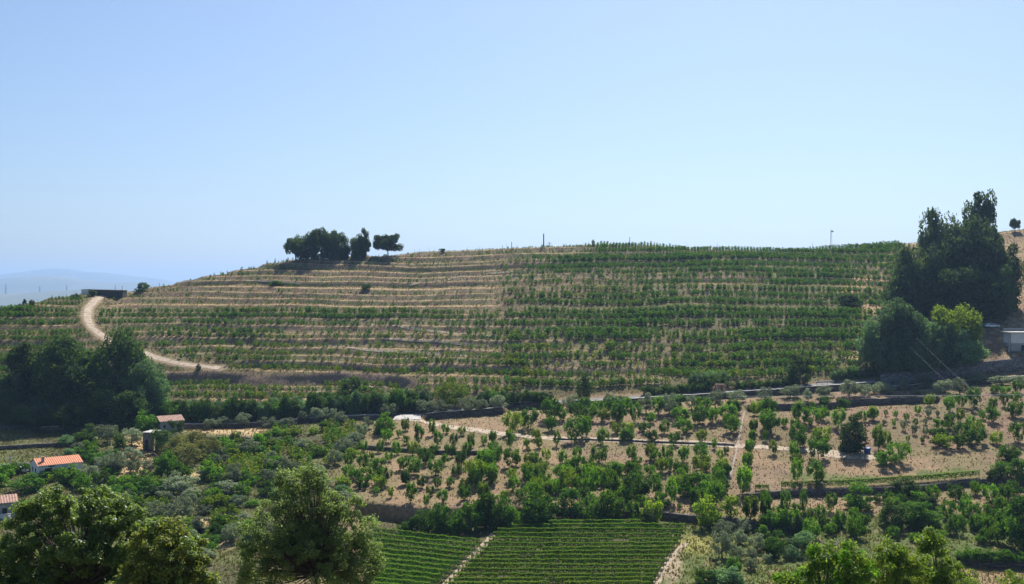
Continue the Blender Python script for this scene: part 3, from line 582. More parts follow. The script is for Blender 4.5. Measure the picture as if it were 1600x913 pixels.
# broom and scrub on the left
T(100, 640, [(1110, 470, 170, 85), (1210, 450, 200, 145), (1300, 550, 240, 145), (1400, 410, 220, 145), (1500, 490, 180, 155), (1310, 340, 150, 65)], 'broom', 'broom', dw=1.2, dh=1.2)
label_rows(TREES[n0:], 'by the ivy-covered ruin', 'broom shrubs by the ruin'); n0 = len(TREES)
T(100, 640, [(240, 340, 200, 165), (570, 430, 110, 205), (260, 490, 150, 155), (1080, 690, 220, 235), (560, 810, 200, 115), (800, 810, 230, 155), (900, 870, 250, 155), (700, 750, 140, 85), (1200, 700, 200, 135), (60, 770, 200, 175),
  (200, 840, 150, 165), (690, 200, 120, 65), (880, 225, 230, 185), (420, 800, 200, 140), (330, 560, 180, 130), (520, 900, 200, 110), (300, 900, 200, 110), (700, 900, 200, 120)], 'shrub', ('deep', 'bright', 'deep', 'dark'))
label_rows(TREES[n0:], 'by the straw-coloured clearing', 'shrubs in the left-hand scrub'); n0 = len(TREES)
T(320, 640, [(230, 440, 200, 145), (315, 330, 110, 95), (560, 410, 150, 145), (60, 710, 180, 165), (700, 400, 140, 90), (850, 360, 160, 80), (760, 260, 130, 70), (900, 270, 150, 90), (1130, 250, 90, 70), (1240, 210, 120, 80), (300, 500, 120, 90), (130, 380, 120, 90),
  (1200, 470, 130, 80), (960, 480, 120, 70), (420, 720, 150, 80), (100, 880, 180, 110), (380, 880, 170, 120), (480, 780, 120, 70)], 'shrub', ('deep', 'bright', 'yellow', 'bright'))
label_rows(TREES[n0:], 'among the yellowing vines', 'shrubs among the vines'); n0 = len(TREES)
T(0, 700, [(300, 470, 300, 170), (60, 320, 180, 140), (150, 280, 160, 110), (260, 260, 150, 110), (20, 420, 130, 120), (590, 330, 220, 130), (480, 340, 140, 110), (700, 290, 180, 100), (760, 380, 200, 130), (880, 420, 160, 130), (60, 640, 130, 60), (200, 660, 160, 80)], 'shrub', ('deep', 'bright', 'deep'), sc=7.02)
label_rows(TREES[n0:], 'by the orange-roofed house', 'shrubs around the houses'); n0 = len(TREES)
T(140, 750, [(420, 250, 140, 80), (1100, 250, 200, 110), (1230, 330, 140, 110), (850, 430, 120, 70), (840, 520, 160, 90), (1140, 400, 140, 90), (1020, 510, 90, 60), (640, 440, 140, 90), (1080, 180, 130, 100)], 'shrub', ('deep', 'bright', 'yellow'), sc=5.6)
label_rows(TREES[n0:], 'between the foreground trees', 'shrubs between the foreground trees'); n0 = len(TREES)
# more scrub filling the left-hand slope
for i in range(165):
    x, y = random.uniform(95, 560), random.uniform(690, 850)
    if ((x - 215) / 34) ** 2 + ((y - 720) / 34) ** 2 < 1 or (440 < x < 560 and y < 745 and random.random() < .6) or (300 < x < 420 and y < 690): continue
    if random.random() < .3: tree('olive', x, y, random.uniform(16, 28), random.uniform(13, 20), 'olive')
    else: tree('shrub', x, y, random.uniform(14, 30), random.uniform(9, 18), random.choice(('deep', 'bright', 'deep', 'yellow', 'teal')))
label_rows([t for t in TREES[n0:] if t[1] == 'olive'], 'in the tangled left-hand scrub', 'small olives in the scrub'); label_rows([t for t in TREES[n0:] if t[1] == 'shrub'], 'in the tangled left-hand scrub', 'shrubs in the tangled scrub', 14); n0 = len(TREES)
# the hedge band above the road
hb = []
for x in np.arange(258, 850, 9.5):
    yr = float(poly(x, ROADY)); hgt = 28 + 14 * vn(x, 0, 40, 3) if x < 640 else 20 + 8 * vn(x, 0, 30, 3)
    if 668 < x < 738: continue
    hb.append((x + random.uniform(-3, 3), yr - 3.5, 17 + random.uniform(0, 9), float(hgt) * random.uniform(.7, 1.1)))
    if x < 660: hb.append((x + random.uniform(-4, 4), yr - random.uniform(13, 24), 14 + random.uniform(0, 9), 17 * random.uniform(.7, 1.2)))
for (x, y, w, h) in hb: tree('shrub', x, y, w, h, random.choice(('deep', 'dark', 'teal', 'deep', 'dark')))
label_rows(TREES[n0:], 'in the road hedge band', 'shrubs in the hedge band above the road', 15); n0 = len(TREES)
tree('broom', 706, 631, 48, 36, 'yellow'); tag(TREES[-1][0], 'large rounded yellow-green shrub above the road behind the olives', 'shrub')
tree('shrub', 664, 628, 20, 22, 'olive'); tag(TREES[-1][0], 'greyish shrub left of the large yellow-green shrub', 'shrub')
tree('column', 912, 626, 24, 49, 'dark'); tag(TREES[-1][0], 'dark upright tree standing alone on the bank above the road', 'tree')
tree('citrus', 1250, 599, 36, 45, 'dark'); tag(TREES[-1][0], 'dark rounded tree with lighter top at the foot of the vineyard hill', 'tree')
tree('shrub', 548, 622, 30, 34, 'dark'); tag(TREES[-1][0], 'dark shrub with light green top where the bank meets the hedge', 'shrub')
n0 = len(TREES)
for x in np.arange(822, 866, 9): tree('shrub', x, float(poly(x, ROADY)) - 5, 15, 14, 'dark')
for x in np.arange(1008, 1108, 8.5): tree('shrub', x, float(poly(x, ROADY)) - 5, 15, random.uniform(11, 15), random.choice(('dark', 'deep')))
for x in np.arange(1150, 1236, 10): tree('shrub', x, float(poly(x, ROADY)) - 6, 16, random.uniform(9, 13), random.choice(('dark', 'deep')))
for x in np.arange(1306, 1372, 9): tree('shrub', x, float(poly(x, ROADY)) - 7 - random.uniform(0, 5), 17, random.uniform(12, 19), random.choice(('teal', 'deep')))
for (x, y, w, h) in ((1088, 600, 26, 20), (1112, 598, 26, 18), (1130, 602, 20, 24)): tree('shrub', x, y, w, h, 'teal')
label_rows(TREES[n0:], 'above the eastern road', 'shrubs above the eastern road', 15); n0 = len(TREES)
# ---------------------------------------------------------------- tall evergreens
LC = [(52, 640, 74, 100, 'dark', 'tall'), (95, 645, 84, 116, 'dark', 'tall'), (140, 638, 66, 88, 'deep', 'broad'), (186, 640, 74, 124, 'dark', 'broad'), (122, 652, 90, 80, 'dark', 'broad'), (28, 648, 56, 66, 'teal', 'broad'), (222, 648, 64, 82, 'teal', 'broad'),
      (244, 648, 40, 56, 'teal', 'broad'), (170, 660, 80, 66, 'dark', 'broad'), (12, 660, 46, 44, 'teal', 'broad'), (72, 664, 90, 46, 'teal', 'broad'), (200, 662, 70, 50, 'dark', 'broad'), (120, 668, 70, 40, 'dark', 'broad')]
LL = ['tall very dark tree at the left of the left-hand grove', 'tallest broad dark tree in the middle of the left-hand grove', 'lighter green tree between two dark trees of the left-hand grove', 'dark tree of the left-hand grove reaching up to the dirt track',
      'low dark tree in the shaded heart of the left-hand grove', 'bluish tree at the left foot of the left-hand grove', 'bluish green tree at the right side of the left-hand grove', 'smaller bluish tree at the right end of the left-hand grove',
      'dark tree in the deep shade right of the grove middle', 'low bluish tree at the left picture edge below the grove', 'low bluish shrubby tree at the foot of the grove', 'dark low tree at the grove foot above the road', 'dark low shrubby tree at the grove foot over the field']
for (x, y, w, h, mk, kd), lab in zip(LC, LL): tree(kd, x, y, w, h, mk); tag(TREES[-1][0], lab, 'tree', 'grove of dark trees on the left')
RC = [(1432, 492, 78, 104, 'pine', 'broad'), (1476, 478, 78, 146, 'pine', 'broad'), (1512, 486, 100, 122, 'pine', 'broad'), (1562, 484, 64, 100, 'pine', 'broad'), (1536, 462, 62, 158, 'pine', 'tall'), (1500, 500, 96, 92, 'dark', 'broad'), (1404, 490, 46, 62, 'pine', 'broad'), (1508, 482, 66, 136, 'pine', 'broad'),
      (1550, 500, 60, 80, 'dark', 'broad'), (1455, 498, 60, 80, 'dark', 'broad')]
RL = ['dark rounded tree at the left front of the right-hand grove', 'dark pointed tree rising second highest in the right-hand grove', 'broad dark tree filling the middle of the right-hand grove', 'dark tree at the right side of the right-hand grove', 'tallest dark tree topping the right-hand grove against the sky',
      'deeply shaded tree at the foot of the right-hand grove', 'small dark tree at the far left of the right-hand grove', 'dark tree filling the dip between the two highest tops of the right-hand grove', 'shaded tree at the right foot of the right-hand grove', 'shaded tree low at the left foot of the right-hand grove']
for (x, y, w, h, mk, kd), lab in zip(RC, RL): tree(kd, x, y, w, h, mk); tag(TREES[-1][0], lab, 'tree', 'grove of dark trees on the right')
TC = [(1374, 572, 62, 74), (1406, 577, 74, 106), (1442, 578, 62, 78), (1470, 576, 56, 66), (1395, 580, 50, 60), (1424, 582, 54, 56)]
for i, (x, y, w, h) in enumerate(TC): tree('broad', x, y, w, h, 'teal'); tag(TREES[-1][0], f'bluish green tree below the right-hand grove, {ordinal(i)} in its clump', 'tree', 'bluish trees below the right-hand grove')
tree('broad', 1494, 562, 68, 82, 'yellow', 2); tag(TREES[-1][0], 'bright yellow-green domed tree in front of the right-hand grove', 'tree')
tree('broad', 1500, 574, 66, 58, 'teal'); tag(TREES[-1][0], 'bluish green tree in front of the bright yellow-green domed tree', 'tree')
tree('shrub', 1525, 566, 34, 28, 'teal'); tag(TREES[-1][0], 'bluish shrub at the right of the yellow-green domed tree', 'shrub')
tree('shrub', 1330, 478, 34, 18, 'dark'); tag(TREES[-1][0], 'dark spreading shrub on the terraces near the right end of the vines', 'shrub')
tree('pine', 1586, 362, 14, 20, 'pine'); tag(TREES[-1][0], 'small dark pine on the right skyline beside the tall grove', 'tree')
n0 = len(TREES)
PC = [(462, 404, 32, 37, 'pine', 'pine'), (482, 404, 30, 41, 'pine', 'broad'), (501, 404, 38, 48, 'pine', 'pine'), (525, 404, 38, 43, 'pine', 'broad'), (541, 404, 10, 22, 'pine', 'broad'), (559, 402, 27, 32, 'pine', 'broad'), (567, 398, 22, 42, 'pine', 'tall'), (606, 396, 42, 34, 'pine', 'pine')]
PL = ['leftmost pine of the hilltop clump with a low side branch', 'second pine from the left in the hilltop clump', 'tallest pine in the left part of the hilltop clump', 'broad pine at the right of the hilltop clump', 'small pine at the right edge of the hilltop clump',
      'bushy pine just left of the sandy gap on the hilltop', 'tall pine behind the bushy pine beside the sandy gap', 'umbrella pine standing apart on the hilltop']
for (x, y, w, h, mk, kd), lab in zip(PC, PL):
    q = cast(x, y + 1); tree(kd, x, y, w, h, mk, pos=q); tag(TREES[-1][0], lab, 'tree', 'pines on the hilltop')
for i, (x, w, h) in enumerate(((472, 20, 20), (492, 24, 24), (510, 22, 22), (527, 20, 18), (560, 22, 18))): tree('shrub', x, 404, w, h, 'pine', pos=cast(x, 405)); tag(TREES[-1][0], f'dark undergrowth under the hilltop pines, {ordinal(i)} clump from left', 'shrub', 'undergrowth under the hilltop pines')
for (x, y, w, h, lab) in ((221, 453, 20, 15, 'small dark tree on the skyline right of the long low building'), (144, 457, 14, 9, 'small dark shrub in front of the long low building'), (118, 461, 12, 7, 'low bush on the skyline left of the long low building'), (38, 478, 7, 11, 'small upright bush on the left skyline'),
    (50, 476, 8, 8, 'small bush right of the upright bush on the left skyline'), (30, 480, 8, 6, 'small bush left of the upright bush on the left skyline'), (927, 382, 5, 10, 'tiny pointed dark tree at the top of the hill crest'), (1068, 388, 14, 6, 'low dark bush on the middle skyline'), (1376, 383, 8, 8, 'small dark bush on the skyline left of the right-hand grove'),
    (432, 446, 22, 8, 'green bush on the dry upper terraces'), (571, 452, 16, 9, 'dark green bush on the dry middle terraces'), (847, 466, 9, 10, 'small dark tree at the edge of the green vines'), (186, 552, 24, 16, 'dark shrub above the dirt track behind the grove'), (310, 578, 8, 10, 'small shrub at the lower end of the dirt track'), (690, 386, 10, 5, 'low shrub on the skyline right of the umbrella pine')):
    tree('shrub', x, y, w, h, 'deep' if 'terraces' in lab or 'umbrella' in lab else 'dark'); tag(TREES[-1][0], lab, 'tree' if 'tree' in lab else 'shrub')

# ---------------------------------------------------------------- vines
def vine_var(seed, h=1.55, w=1.15, n=44):
    r = np.random.RandomState(seed); t = r.rand(n)
    a = r.uniform(0, 6.283, n); ww = w * .5 * (.45 + .55 * np.sin(t * 3.0)) * np.sqrt(r.rand(n))
    P = np.stack([ww * np.cos(a), ww * np.sin(a), h * (.14 + .88 * t)], 1)
    V, Q = leafquads(P, rdirs(r, n) + [0, 0, .3], .40, r, .7)
    s = MB(); s.tube([(0, 0, -.1), (.03, .02, h * .5)], [.05, .03], 4); sv = np.array(s.v); sq = np.array([q for q in s.f if len(q) == 4])
    return np.concatenate([V, sv]), np.concatenate([Q, sq + len(V)]), np.array([0] * len(Q) + [1] * len(sq))
VV = [vine_var(40 + i) for i in range(6)]
cand = []                                    # x, y, z, size, yellow
pxg = np.arange(-260, 1860, 3.0); Yb = np.arange(0, 175, .4)
YG = np.stack([Yroad(x) + 10 + Yb for x in pxg]); YG = np.minimum(YG, Ycrest(pxg)[:, None] + 3 + Yb[None, :] * .001)
SG = np.maximum.accumulate(S(np.repeat(pxg[:, None], YG.shape[1], 1), YG) + np.arange(YG.shape[1]) * 1e-7, axis=1)
for k in range(0, 24):
    for fr, sk in ((.12, .0), (.28, .08), (.42, .35)):
        lev = k + fr
        Yk = np.array([np.interp(lev, SG[i], YG[i], left=np.nan, right=np.nan) for i in range(len(pxg))])
        ok = ~np.isnan(Yk) & (Yk < Ycrest(pxg) + 2); X = (pxg - 800) / F * Yk
        acc = 0
        for i in range(1, len(pxg)):
            if not (ok[i] and ok[i - 1]): continue
            ds = math.hypot(X[i] - X[i - 1], Yk[i] - Yk[i - 1])
            if ds > 4: continue
            acc += ds
            while acc > 1.0:
                acc -= 1.0; f = random.random()
                cand.append((X[i - 1] * f + X[i] * (1 - f), Yk[i - 1] * f + Yk[i] * (1 - f) + random.gauss(0, .12), sk))
cand = np.array(cand)
def crest_rows():
    out = []
    for d in (-7.5, -5.5, -3.5, -1.5, .5, 2.5):
        x = -40.0
        while x < 1440:
            Y = float(Ycrest(x)) + d; x += 1.25 * F / Y
            out.append(((x - 800) / F * Y, Y + random.gauss(0, .15), .1))
    return np.array(out)
cand = np.concatenate([cand, crest_rows()])
X, Y = cand[:, 0], cand[:, 1]; pxv = 800 + F * X / Y; Zv = H(pxv, Y); pyv = 456 - F * Zv / Y
den = hill_density(pxv, pyv) * (1 - cand[:, 2]) * (.75 + .5 * vn(X, Y, 9, 13)) * sm(2.6, 4, pdist(X, Y, TRACKW)) * (1 - sm(1398, 1425, pxv))
den = den * np.where((vn(X, Y, 3.2, 17) < .18), .3, 1) * np.where(pxv > 790, 1.15, .9)
bw = CUTW['bank_w']; db = np.interp(pxv, bw[0], bw[1]) - Y
den = np.where((pxv > 250) & (pxv < 650) & (db > -.5) & (db < 4.5), 0, den)
keep = rs.rand(len(X)) < den
yel = np.clip(sm(505, 545, pyv) * .35 * (1 - sm(560, 620, np.abs(pxv - 560) + 330)) + .06 + .2 * sm(520, 560, pyv) * sm(780, 860, pxv), 0, .6)
size = np.where(pxv > 790, 1.18, .98) * (.75 + .45 * rs.rand(len(X))) * (.8 + .4 * vn(X, Y, 14, 23)) * np.where(pyv < 404, .85, 1) * np.where((pyv < 396) & (pxv < 930), .6, 1) * np.where((pxv < 780) & (pyv < 482), .7, 1)
vines = [(X[i], Y[i], Zv[i], size[i], rs.rand() < yel[i]) for i in np.nonzero(keep)[0]]
# yellowing vines left of the orchard, in rows
for (x0, x1, y0, y1, dy, sl) in ((506, 556, 663, 692, 4.0, -.02), (372, 478, 700, 750, 4.6, -.05), (426, 470, 668, 684, 4.2, 0), (320, 372, 722, 756, 4.6, -.05), (480, 560, 700, 735, 4.6, -.25), (330, 372, 808, 822, 4.6, .1), (255, 300, 832, 850, 4.6, .1), (205, 262, 782, 800, 4.6, .1), (66, 120, 738, 762, 5.0, -.3), (100, 128, 684, 690, 3, 0)):
    y = y0
    while y < y1:
        x = x0 + random.uniform(0, 4)
        while x < x1:
            if vn(x, y, 14, 3) > .30:
                q = cast(x, y + sl * (x - x0)); vines.append((q[0], q[1], q[2], random.uniform(.75, 1.15), random.random() < .55))
            x += random.uniform(5, 8)
        y += dy
vines.sort(key=lambda v: v[1])
VM = {}
for i, (V, Q, mi) in enumerate(VV):
    for ye in (0, 1): VM[(i, ye)] = mesh_np('grapevine', V, Q, [M['viney' if ye else 'vine'], M['bark']], mi)
near = []
for i, (x, y, z, s, ye) in enumerate(vines[:300]):
    o = ob('grapevine', VM[(i % 6, int(ye))]); o.location = (x, y, z); o.rotation_euler = (0, 0, random.uniform(0, 6.28)); o.scale = (s, s, s)
    near.append((o, ye, 800 + F * x / y, 456 - F * z / y))
for where, sel in (('left of the orchard', [t for t in near if t[2] >= 300]), ('by the orange-roofed house', [t for t in near if t[2] < 300])):
    sel.sort(key=lambda t: t[3])
    for c in range(0, len(sel), 14):
        for i, (o, ye, a, b) in enumerate(sorted(sel[c:c + 14], key=lambda t: t[2])):
            tag(o, f'{"yellowing" if ye else "green"} grapevine, {ordinal(i)} from left in {ordinal(c // 14)} tier {where}', 'vine', 'grapevines ' + where)
AV, AQ, AM = [], [], []; off = 0
for i, (x, y, z, s, ye) in enumerate(vines[300:]):
    V, Q, mi = VV[i % 6]; a = random.uniform(0, 6.28); c, d = math.cos(a) * s, math.sin(a) * s
    Vt = np.stack([V[:, 0] * c - V[:, 1] * d + x, V[:, 0] * d + V[:, 1] * c + y, V[:, 2] * s + z], 1)
    AV.append(Vt); AQ.append(Q + off); AM.append(np.where(mi == 0, int(ye), 2)); off += len(V)
tag(ob('grapevines', mesh_np('grapevines', np.concatenate(AV), np.concatenate(AQ), [M['vine'], M['viney'], M['bark']], np.concatenate(AM))), 'rows of green grapevines on the terraces of the hill', 'vines', kind='stuff')
print('vines', len(vines))
pm = MB(); pr = random.Random(4)
for (x, y, z, s, ye) in vines[300::9]: pm.tube([(x + pr.uniform(-.5, .5), y + .1, z - .2), (x + pr.uniform(-.5, .5), y + .1, z + pr.uniform(1.6, 2.1))], [.045, .04], 4)
tag(pm.build('trellis_posts', M['greybark']), 'thin grey posts standing along the vine rows of the hill', 'posts', kind='stuff')

# trellised rows of the lower vineyard, each row one thing
def vine_row(P, mk2, label, group, hgt=1.68, wid=.78, name='vine_row', gaps=0., leaf='row'):
    P = np.array(P); seg = np.linalg.norm(np.diff(P[:, :2], axis=0), axis=1); L = seg.sum(); cum = np.concatenate([[0], np.cumsum(seg)])
    e = empty(name, tuple(P[0])); o = P[0]
    n = int(L * 230); t = rs.rand(n) * L
    g = vn(t + o[0], t * 0 + o[1], 1.6, 7); t = t[g > gaps]; n = len(t)
    Q = np.stack([np.interp(t, cum, P[:, i]) for i in range(3)], 1) - o
    d = (P[-1] - P[0])[:2]; d = d / np.linalg.norm(d); nr = np.array([-d[1], d[0]])
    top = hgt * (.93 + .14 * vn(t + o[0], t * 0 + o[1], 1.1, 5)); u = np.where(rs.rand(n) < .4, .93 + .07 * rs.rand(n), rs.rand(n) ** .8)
    off_ = (rs.rand(n) - .5) * wid * (1.1 - .45 * u)
    Q[:, 0] += nr[0] * off_; Q[:, 1] += nr[1] * off_; Q[:, 2] += .28 + u * (top - .28)
    V, F_ = leafquads(Q, rdirs(rs, n) + np.stack([0 * u, 0 * u, np.where(u > .92, 1.6, .1)], 1), .23, rs, .75)
    mi = np.where(rs.rand(n) < mk2, 1, np.where(u > .92, 2, 0))  # top leaves take the colour with sunlight painted in
    ob('foliage', mesh_np('foliage', V, F_, [M[leaf], M['viney'], M['lit_top']], mi), e)
    for q in (P[0], P[-1]):
        m = MB(); m.cyl(0, 0, -.2, hgt + .15, .05, .045, 6); po = m.build('post', M['greybark'], e); po.location = tuple(q - o)
    tag(e, label, 'vine row', group); return e
def pathx(y): return 770 + (y - 838) * (697 - 770) / 75.0
def rightx(y): return 1071 + (y - 832) * (1022 - 1071) / 81.0
for i in range(14):
    y0 = 838 + 7.9 * i; xs = np.linspace(578, pathx(y0 + 14) - 7, 14)
    vine_row(castn([(x, y0 + .115 * (x - 578)) for x in xs]), .04, f'dense dark green vine row left of the vineyard path, {ordinal(i)} from top', 'vine rows left of the vineyard path')
for i in range(15):
    y0 = 824 + 7.1 * i; a = pathx(max(y0, 838)) + 8 + max(0, 838 - y0) * 3.4; b = rightx(max(y0, 832)) if i else 1000
    xs = np.linspace(a, b, 20); mid = int(len(xs) * .55)
    P = castn([(x, y0 + 1.2 * math.sin(i + x * .01)) for x in xs])
    vine_row(P, .10 + .03 * i, f'horizontal vine row right of the vineyard path, {ordinal(i)} from top', 'vine rows right of the vineyard path', gaps=.07 + .011 * i, hgt=1.45)
vine_row(castn([(x, float(np.interp(x, [1221, 1250, 1325, 1364, 1441, 1530], [763, 762.5, 760.5, 757.5, 752.5, 745.5]))) for x in np.linspace(1221, 1530, 24)]), .05, 'single long vine row along the top of the long terrace wall', 'vine row on the wall', hgt=1.35, leaf='vine')
vine_row(castn([(x, 765.5) for x in np.linspace(1180, 1201, 4)]), .1, 'short piece of vine row at the left end of the terrace wall', 'vine row on the wall', hgt=1.0, leaf='vine')

# ---------------------------------------------------------------- foreground trees
def big_tree(name, px, py, Y, blobs, mk, leaf, per, ncl, seed, label, asp=.6, lr=(.2, .45), mk2=None, trunk=.16, base_z=None):
    """blobs: ellipsoids of the crown as (px, py, half width px, half height px) at distance Y"""
    r = np.random.RandomState(seed); k = Y / F
    bx = (px - 800) * k; bz = float(HW(bx, Y)); e = empty(name, (bx, Y, bz))
    cen = []; tot = sum(b[2] * b[3] for b in blobs)
    for (cx, cy, hw, hh) in blobs:
        n = max(4, int(ncl * hw * hh / tot))
        D = rdirs(r, n) * (r.uniform(.25, 1, n) ** .45)[:, None]
        cen.append(np.stack([(cx - 800) * k + D[:, 0] * hw * k, Y + D[:, 1] * hw * k * .8, zat(cy, Y) + D[:, 2] * hh * k], 1))
    cen = np.concatenate(cen) - np.array([bx, Y, bz]); rad = r.uniform(*lr, len(cen))
    V, Q = clump_leaves(r, cen, rad, per, leaf, up=.45, asp=asp, fill=.15, flat=.75)
    mats = [M[mk]] + ([M[mk2]] if mk2 else [])
    mi = np.repeat(r.rand(len(cen)) < .3, per).astype(int) if mk2 else None
    ob('crown', mesh_np('crown', V, Q, mats, mi), e)
    top = max(b[1] - b[3] for b in blobs); ztop = cen[:, 2].max(); fork = ztop * .38
    m = MB(); m.tube([(0, 0, -.4), (.05, 0, fork * .5), (.1, .05, fork)], [trunk * 1.4, trunk, trunk * .85], 9); m.build('trunk', M['bark'], e, True)
    nl = 6; ang = r.permutation(len(cen))[:nl]; mains = []
    for j in range(nl):
        tgt = cen[ang[j]] * np.array([.75, .75, .8]); tgt[2] = max(tgt[2], fork * 1.15); mid = np.array([tgt[0] * .45, tgt[1] * .45, fork + (tgt[2] - fork) * .55])
        mains.append((np.array([.1, .05, fork * .95]), mid, tgt))
    grp = [[] for _ in range(nl)]
    for c in cen:
        ds = [np.linalg.norm(c - mm[1]) for mm in mains]; grp[int(np.argmin(ds))].append(c)
    for j, (a, b, c) in enumerate(mains):
        m = MB(); m.tube([tuple(a), tuple(b), tuple(c)], [trunk * .6, trunk * .4, trunk * .15], 7)
        for q in grp[j]:
            s = b * .6 + c * .4 if q[2] > b[2] else b
            m.tube([tuple(s), tuple((s + q) / 2 + r.normal(size=3) * .12), tuple(q)], [trunk * .2, trunk * .13, .012], 4)
        m.build('limb', M['bark'], e, True)
    tag(e, label, 'tree'); return e
big_tree('oak_tree', 110, 1100, 47, [(120, 835, 108, 76), (50, 885, 80, 64), (195, 860, 62, 66), (20, 930, 60, 60), (110, 930, 110, 60), (150, 792, 56, 36), (70, 800, 40, 34)], 'oak', .13, 190, 520, 61, 'large leafy tree with glossy leaves filling the lower left corner', mk2='oak')
big_tree('oak_tree', 262, 1120, 43, [(262, 880, 66, 62), (305, 918, 44, 48), (225, 930, 60, 50), (262, 842, 30, 34)], 'oaky', .125, 150, 240, 62, 'yellowish leafy tree right of the large lower left tree', mk2='oak')
big_tree('ash_tree', 485, 1100, 55, [(480, 790, 60, 62), (440, 830, 68, 55), (530, 830, 60, 60), (485, 880, 112, 62), (550, 880, 48, 50), (410, 880, 45, 55), (478, 755, 46, 34)], 'ash', .125, 105, 640, 63, 'tall airy grey-green tree at the bottom left of the vineyard', asp=.5, lr=(.22, .5))
big_tree('peach_tree', 1300, 1100, 56, [(1300, 900, 52, 44), (1255, 918, 44, 32), (1330, 890, 34, 42), (1290, 870, 26, 26)], 'peach', .21, 105, 130, 64, 'narrow-leaved bright green tree at the bottom, below the pale seed heads', asp=.34, lr=(.3, .6), mk2='bright')
big_tree('peach_tree', 1385, 1100, 60, [(1380, 900, 48, 44), (1420, 890, 32, 44), (1345, 908, 44, 34), (1395, 858, 18, 16)], 'peach', .21, 105, 120, 65, 'narrow-leaved tree with pale twigs in the bottom right foreground', asp=.34, lr=(.3, .6), mk2='viney')
big_tree('peach_tree', 1462, 1100, 62, [(1455, 880, 34, 46), (1490, 908, 32, 24), (1440, 910, 34, 26), (1450, 845, 16, 18)], 'peach', .21, 105, 110, 66, 'rightmost narrow-leaved foreground tree beside the bare soil patch', asp=.34, lr=(.3, .6), mk2='peach')
big_tree('peach_tree', 1590, 1130, 66, [(1592, 908, 22, 24), (1570, 925, 16, 14)], 'peach', .19, 90, 30, 67, 'young narrow-leaved tree at the bottom right corner', asp=.34, lr=(.3, .6), mk2='yellow')
# pale dry seed heads
q = cast(1297, 868); e = empty('umbel_plant', tuple(q)); k = q[1] / F; r = np.random.RandomState(5)
m = MB(); P = []
for i in range(26):
    c = np.array([r.uniform(-13, 13) * k, r.uniform(-6, 6) * k, (18 + r.uniform(-5, 6)) * k]); m.tube([(c[0] * .2, c[1] * .2, -.1), tuple(c * [.7, .7, .6]), tuple(c)], [.03, .02, .015], 4); P.append(c)
m.build('stem', M['dry'], e); V, Q = clump_leaves(r, np.array(P), np.full(26, .28), 14, .16, fill=.2, flat=.35); ob('flower_head', mesh_np('flower_head', V, Q, [M['white']]), e)
tag(e, 'tall plant with pale whitish seed heads behind the bottom right trees', 'plant')

# ---------------------------------------------------------------- roads, tracks, walls
def ribbon(name, pts, width, m, dz=.05, step=1.0, nx=4, taper=False):
    P = castn(pts)[:, :2]; seg = np.linalg.norm(np.diff(P, axis=0), axis=1); cum = np.concatenate([[0], np.cumsum(seg)])
    t = np.arange(0, cum[-1], step); Q = np.stack([np.interp(t, cum, P[:, i]) for i in (0, 1)], 1)
    for _ in range(3): Q[1:-1] = (Q[:-2] + Q[1:-1] * 2 + Q[2:]) / 4
    D = np.gradient(Q, axis=0); D /= np.linalg.norm(D, axis=1)[:, None]; Nn = np.stack([-D[:, 1], D[:, 0]], 1)
    wv = width * (1 + .3 * (vn(t, t * 0, 5, 3) - .5) + .35 * (vn(t, t * 0, 1.3, 8) - .5)); us = np.linspace(-.5, .5, nx)
    G_ = Q[:, None, :] + Nn[:, None, :] * (us[None, :] * wv[:, None])[..., None]
    Z = HW(G_[..., 0], G_[..., 1]) + dz; n = len(t); ii = np.arange(n * nx).reshape(n, nx)
    f = np.stack([ii[:-1, :-1], ii[1:, :-1], ii[1:, 1:], ii[:-1, 1:]], -1).reshape(-1, 4)
    return tag(ob(name, mesh_np(name, np.concatenate([G_, Z[..., None]], -1).reshape(-1, 3), f[:, ::-1], [m], smooth=True)), kind='structure')
pxr = np.arange(-200, 1800, 3.0); us = np.linspace(.5, 4.3, 5)
PX = np.repeat(pxr[:, None], 5, 1); YY = np.stack([Yroad(x) + us for x in pxr]); ZZ = H(PX, YY) + .06
ii = np.arange(PX.size).reshape(PX.shape); Q = np.stack([ii[:-1, :-1], ii[1:, :-1], ii[1:, 1:], ii[:-1, 1:]], -1).reshape(-1, 4)
tag(ob('road', mesh_np('road', np.stack([(PX - 800) / F * YY, YY, ZZ], -1).reshape(-1, 3), Q, [M['asphalt']], smooth=True)), kind='structure')
ribbon('farm_track', [(640, 656), (665, 660), (697, 666), (740, 672), (790, 678.5), (843, 684), (921, 687), (1009, 691), (1102, 694), (1163, 697), (1230, 701), (1296, 706), (1340, 710), (1369, 716)], 2.9, M['dirt'])
ribbon('turning_place', [(1285, 708), (1315, 711), (1362, 713)], 4.6, M['dirt'], .08)
ribbon('dirt_track', TRACK[1:], 2.2, M['dirt'])
for pts, w_ in (([(508, 541), (560, 545), (640, 551), (700, 554.5), (772, 557)], 1.3), ([(574, 506), (640, 513), (700, 520), (768, 526)], 1.1), ([(595, 529), (680, 533), (765, 541)], 1.0), ([(640, 447), (700, 437), (760, 428), (806, 424)], .9), ([(380, 438), (440, 441), (470, 444)], .8), ([(425, 625), (500, 612), (560, 606), (640, 606)], .9)): ribbon('terrace_path', pts, w_, M['path'], .09)
ribbon('vineyard_path', [(772, 834), (755, 853), (735, 873), (715, 894), (695, 915), (680, 930)], 1.3, M['path'])
ribbon('stony_path', [(1164, 642), (1158, 670), (1152, 697), (1146, 725), (1139, 752), (1134, 768)], .38, M['rubble'])
ribbon('grass_path', [(1072, 848), (1050, 870), (1036, 892), (1024, 915)], 1.1, M['path'])
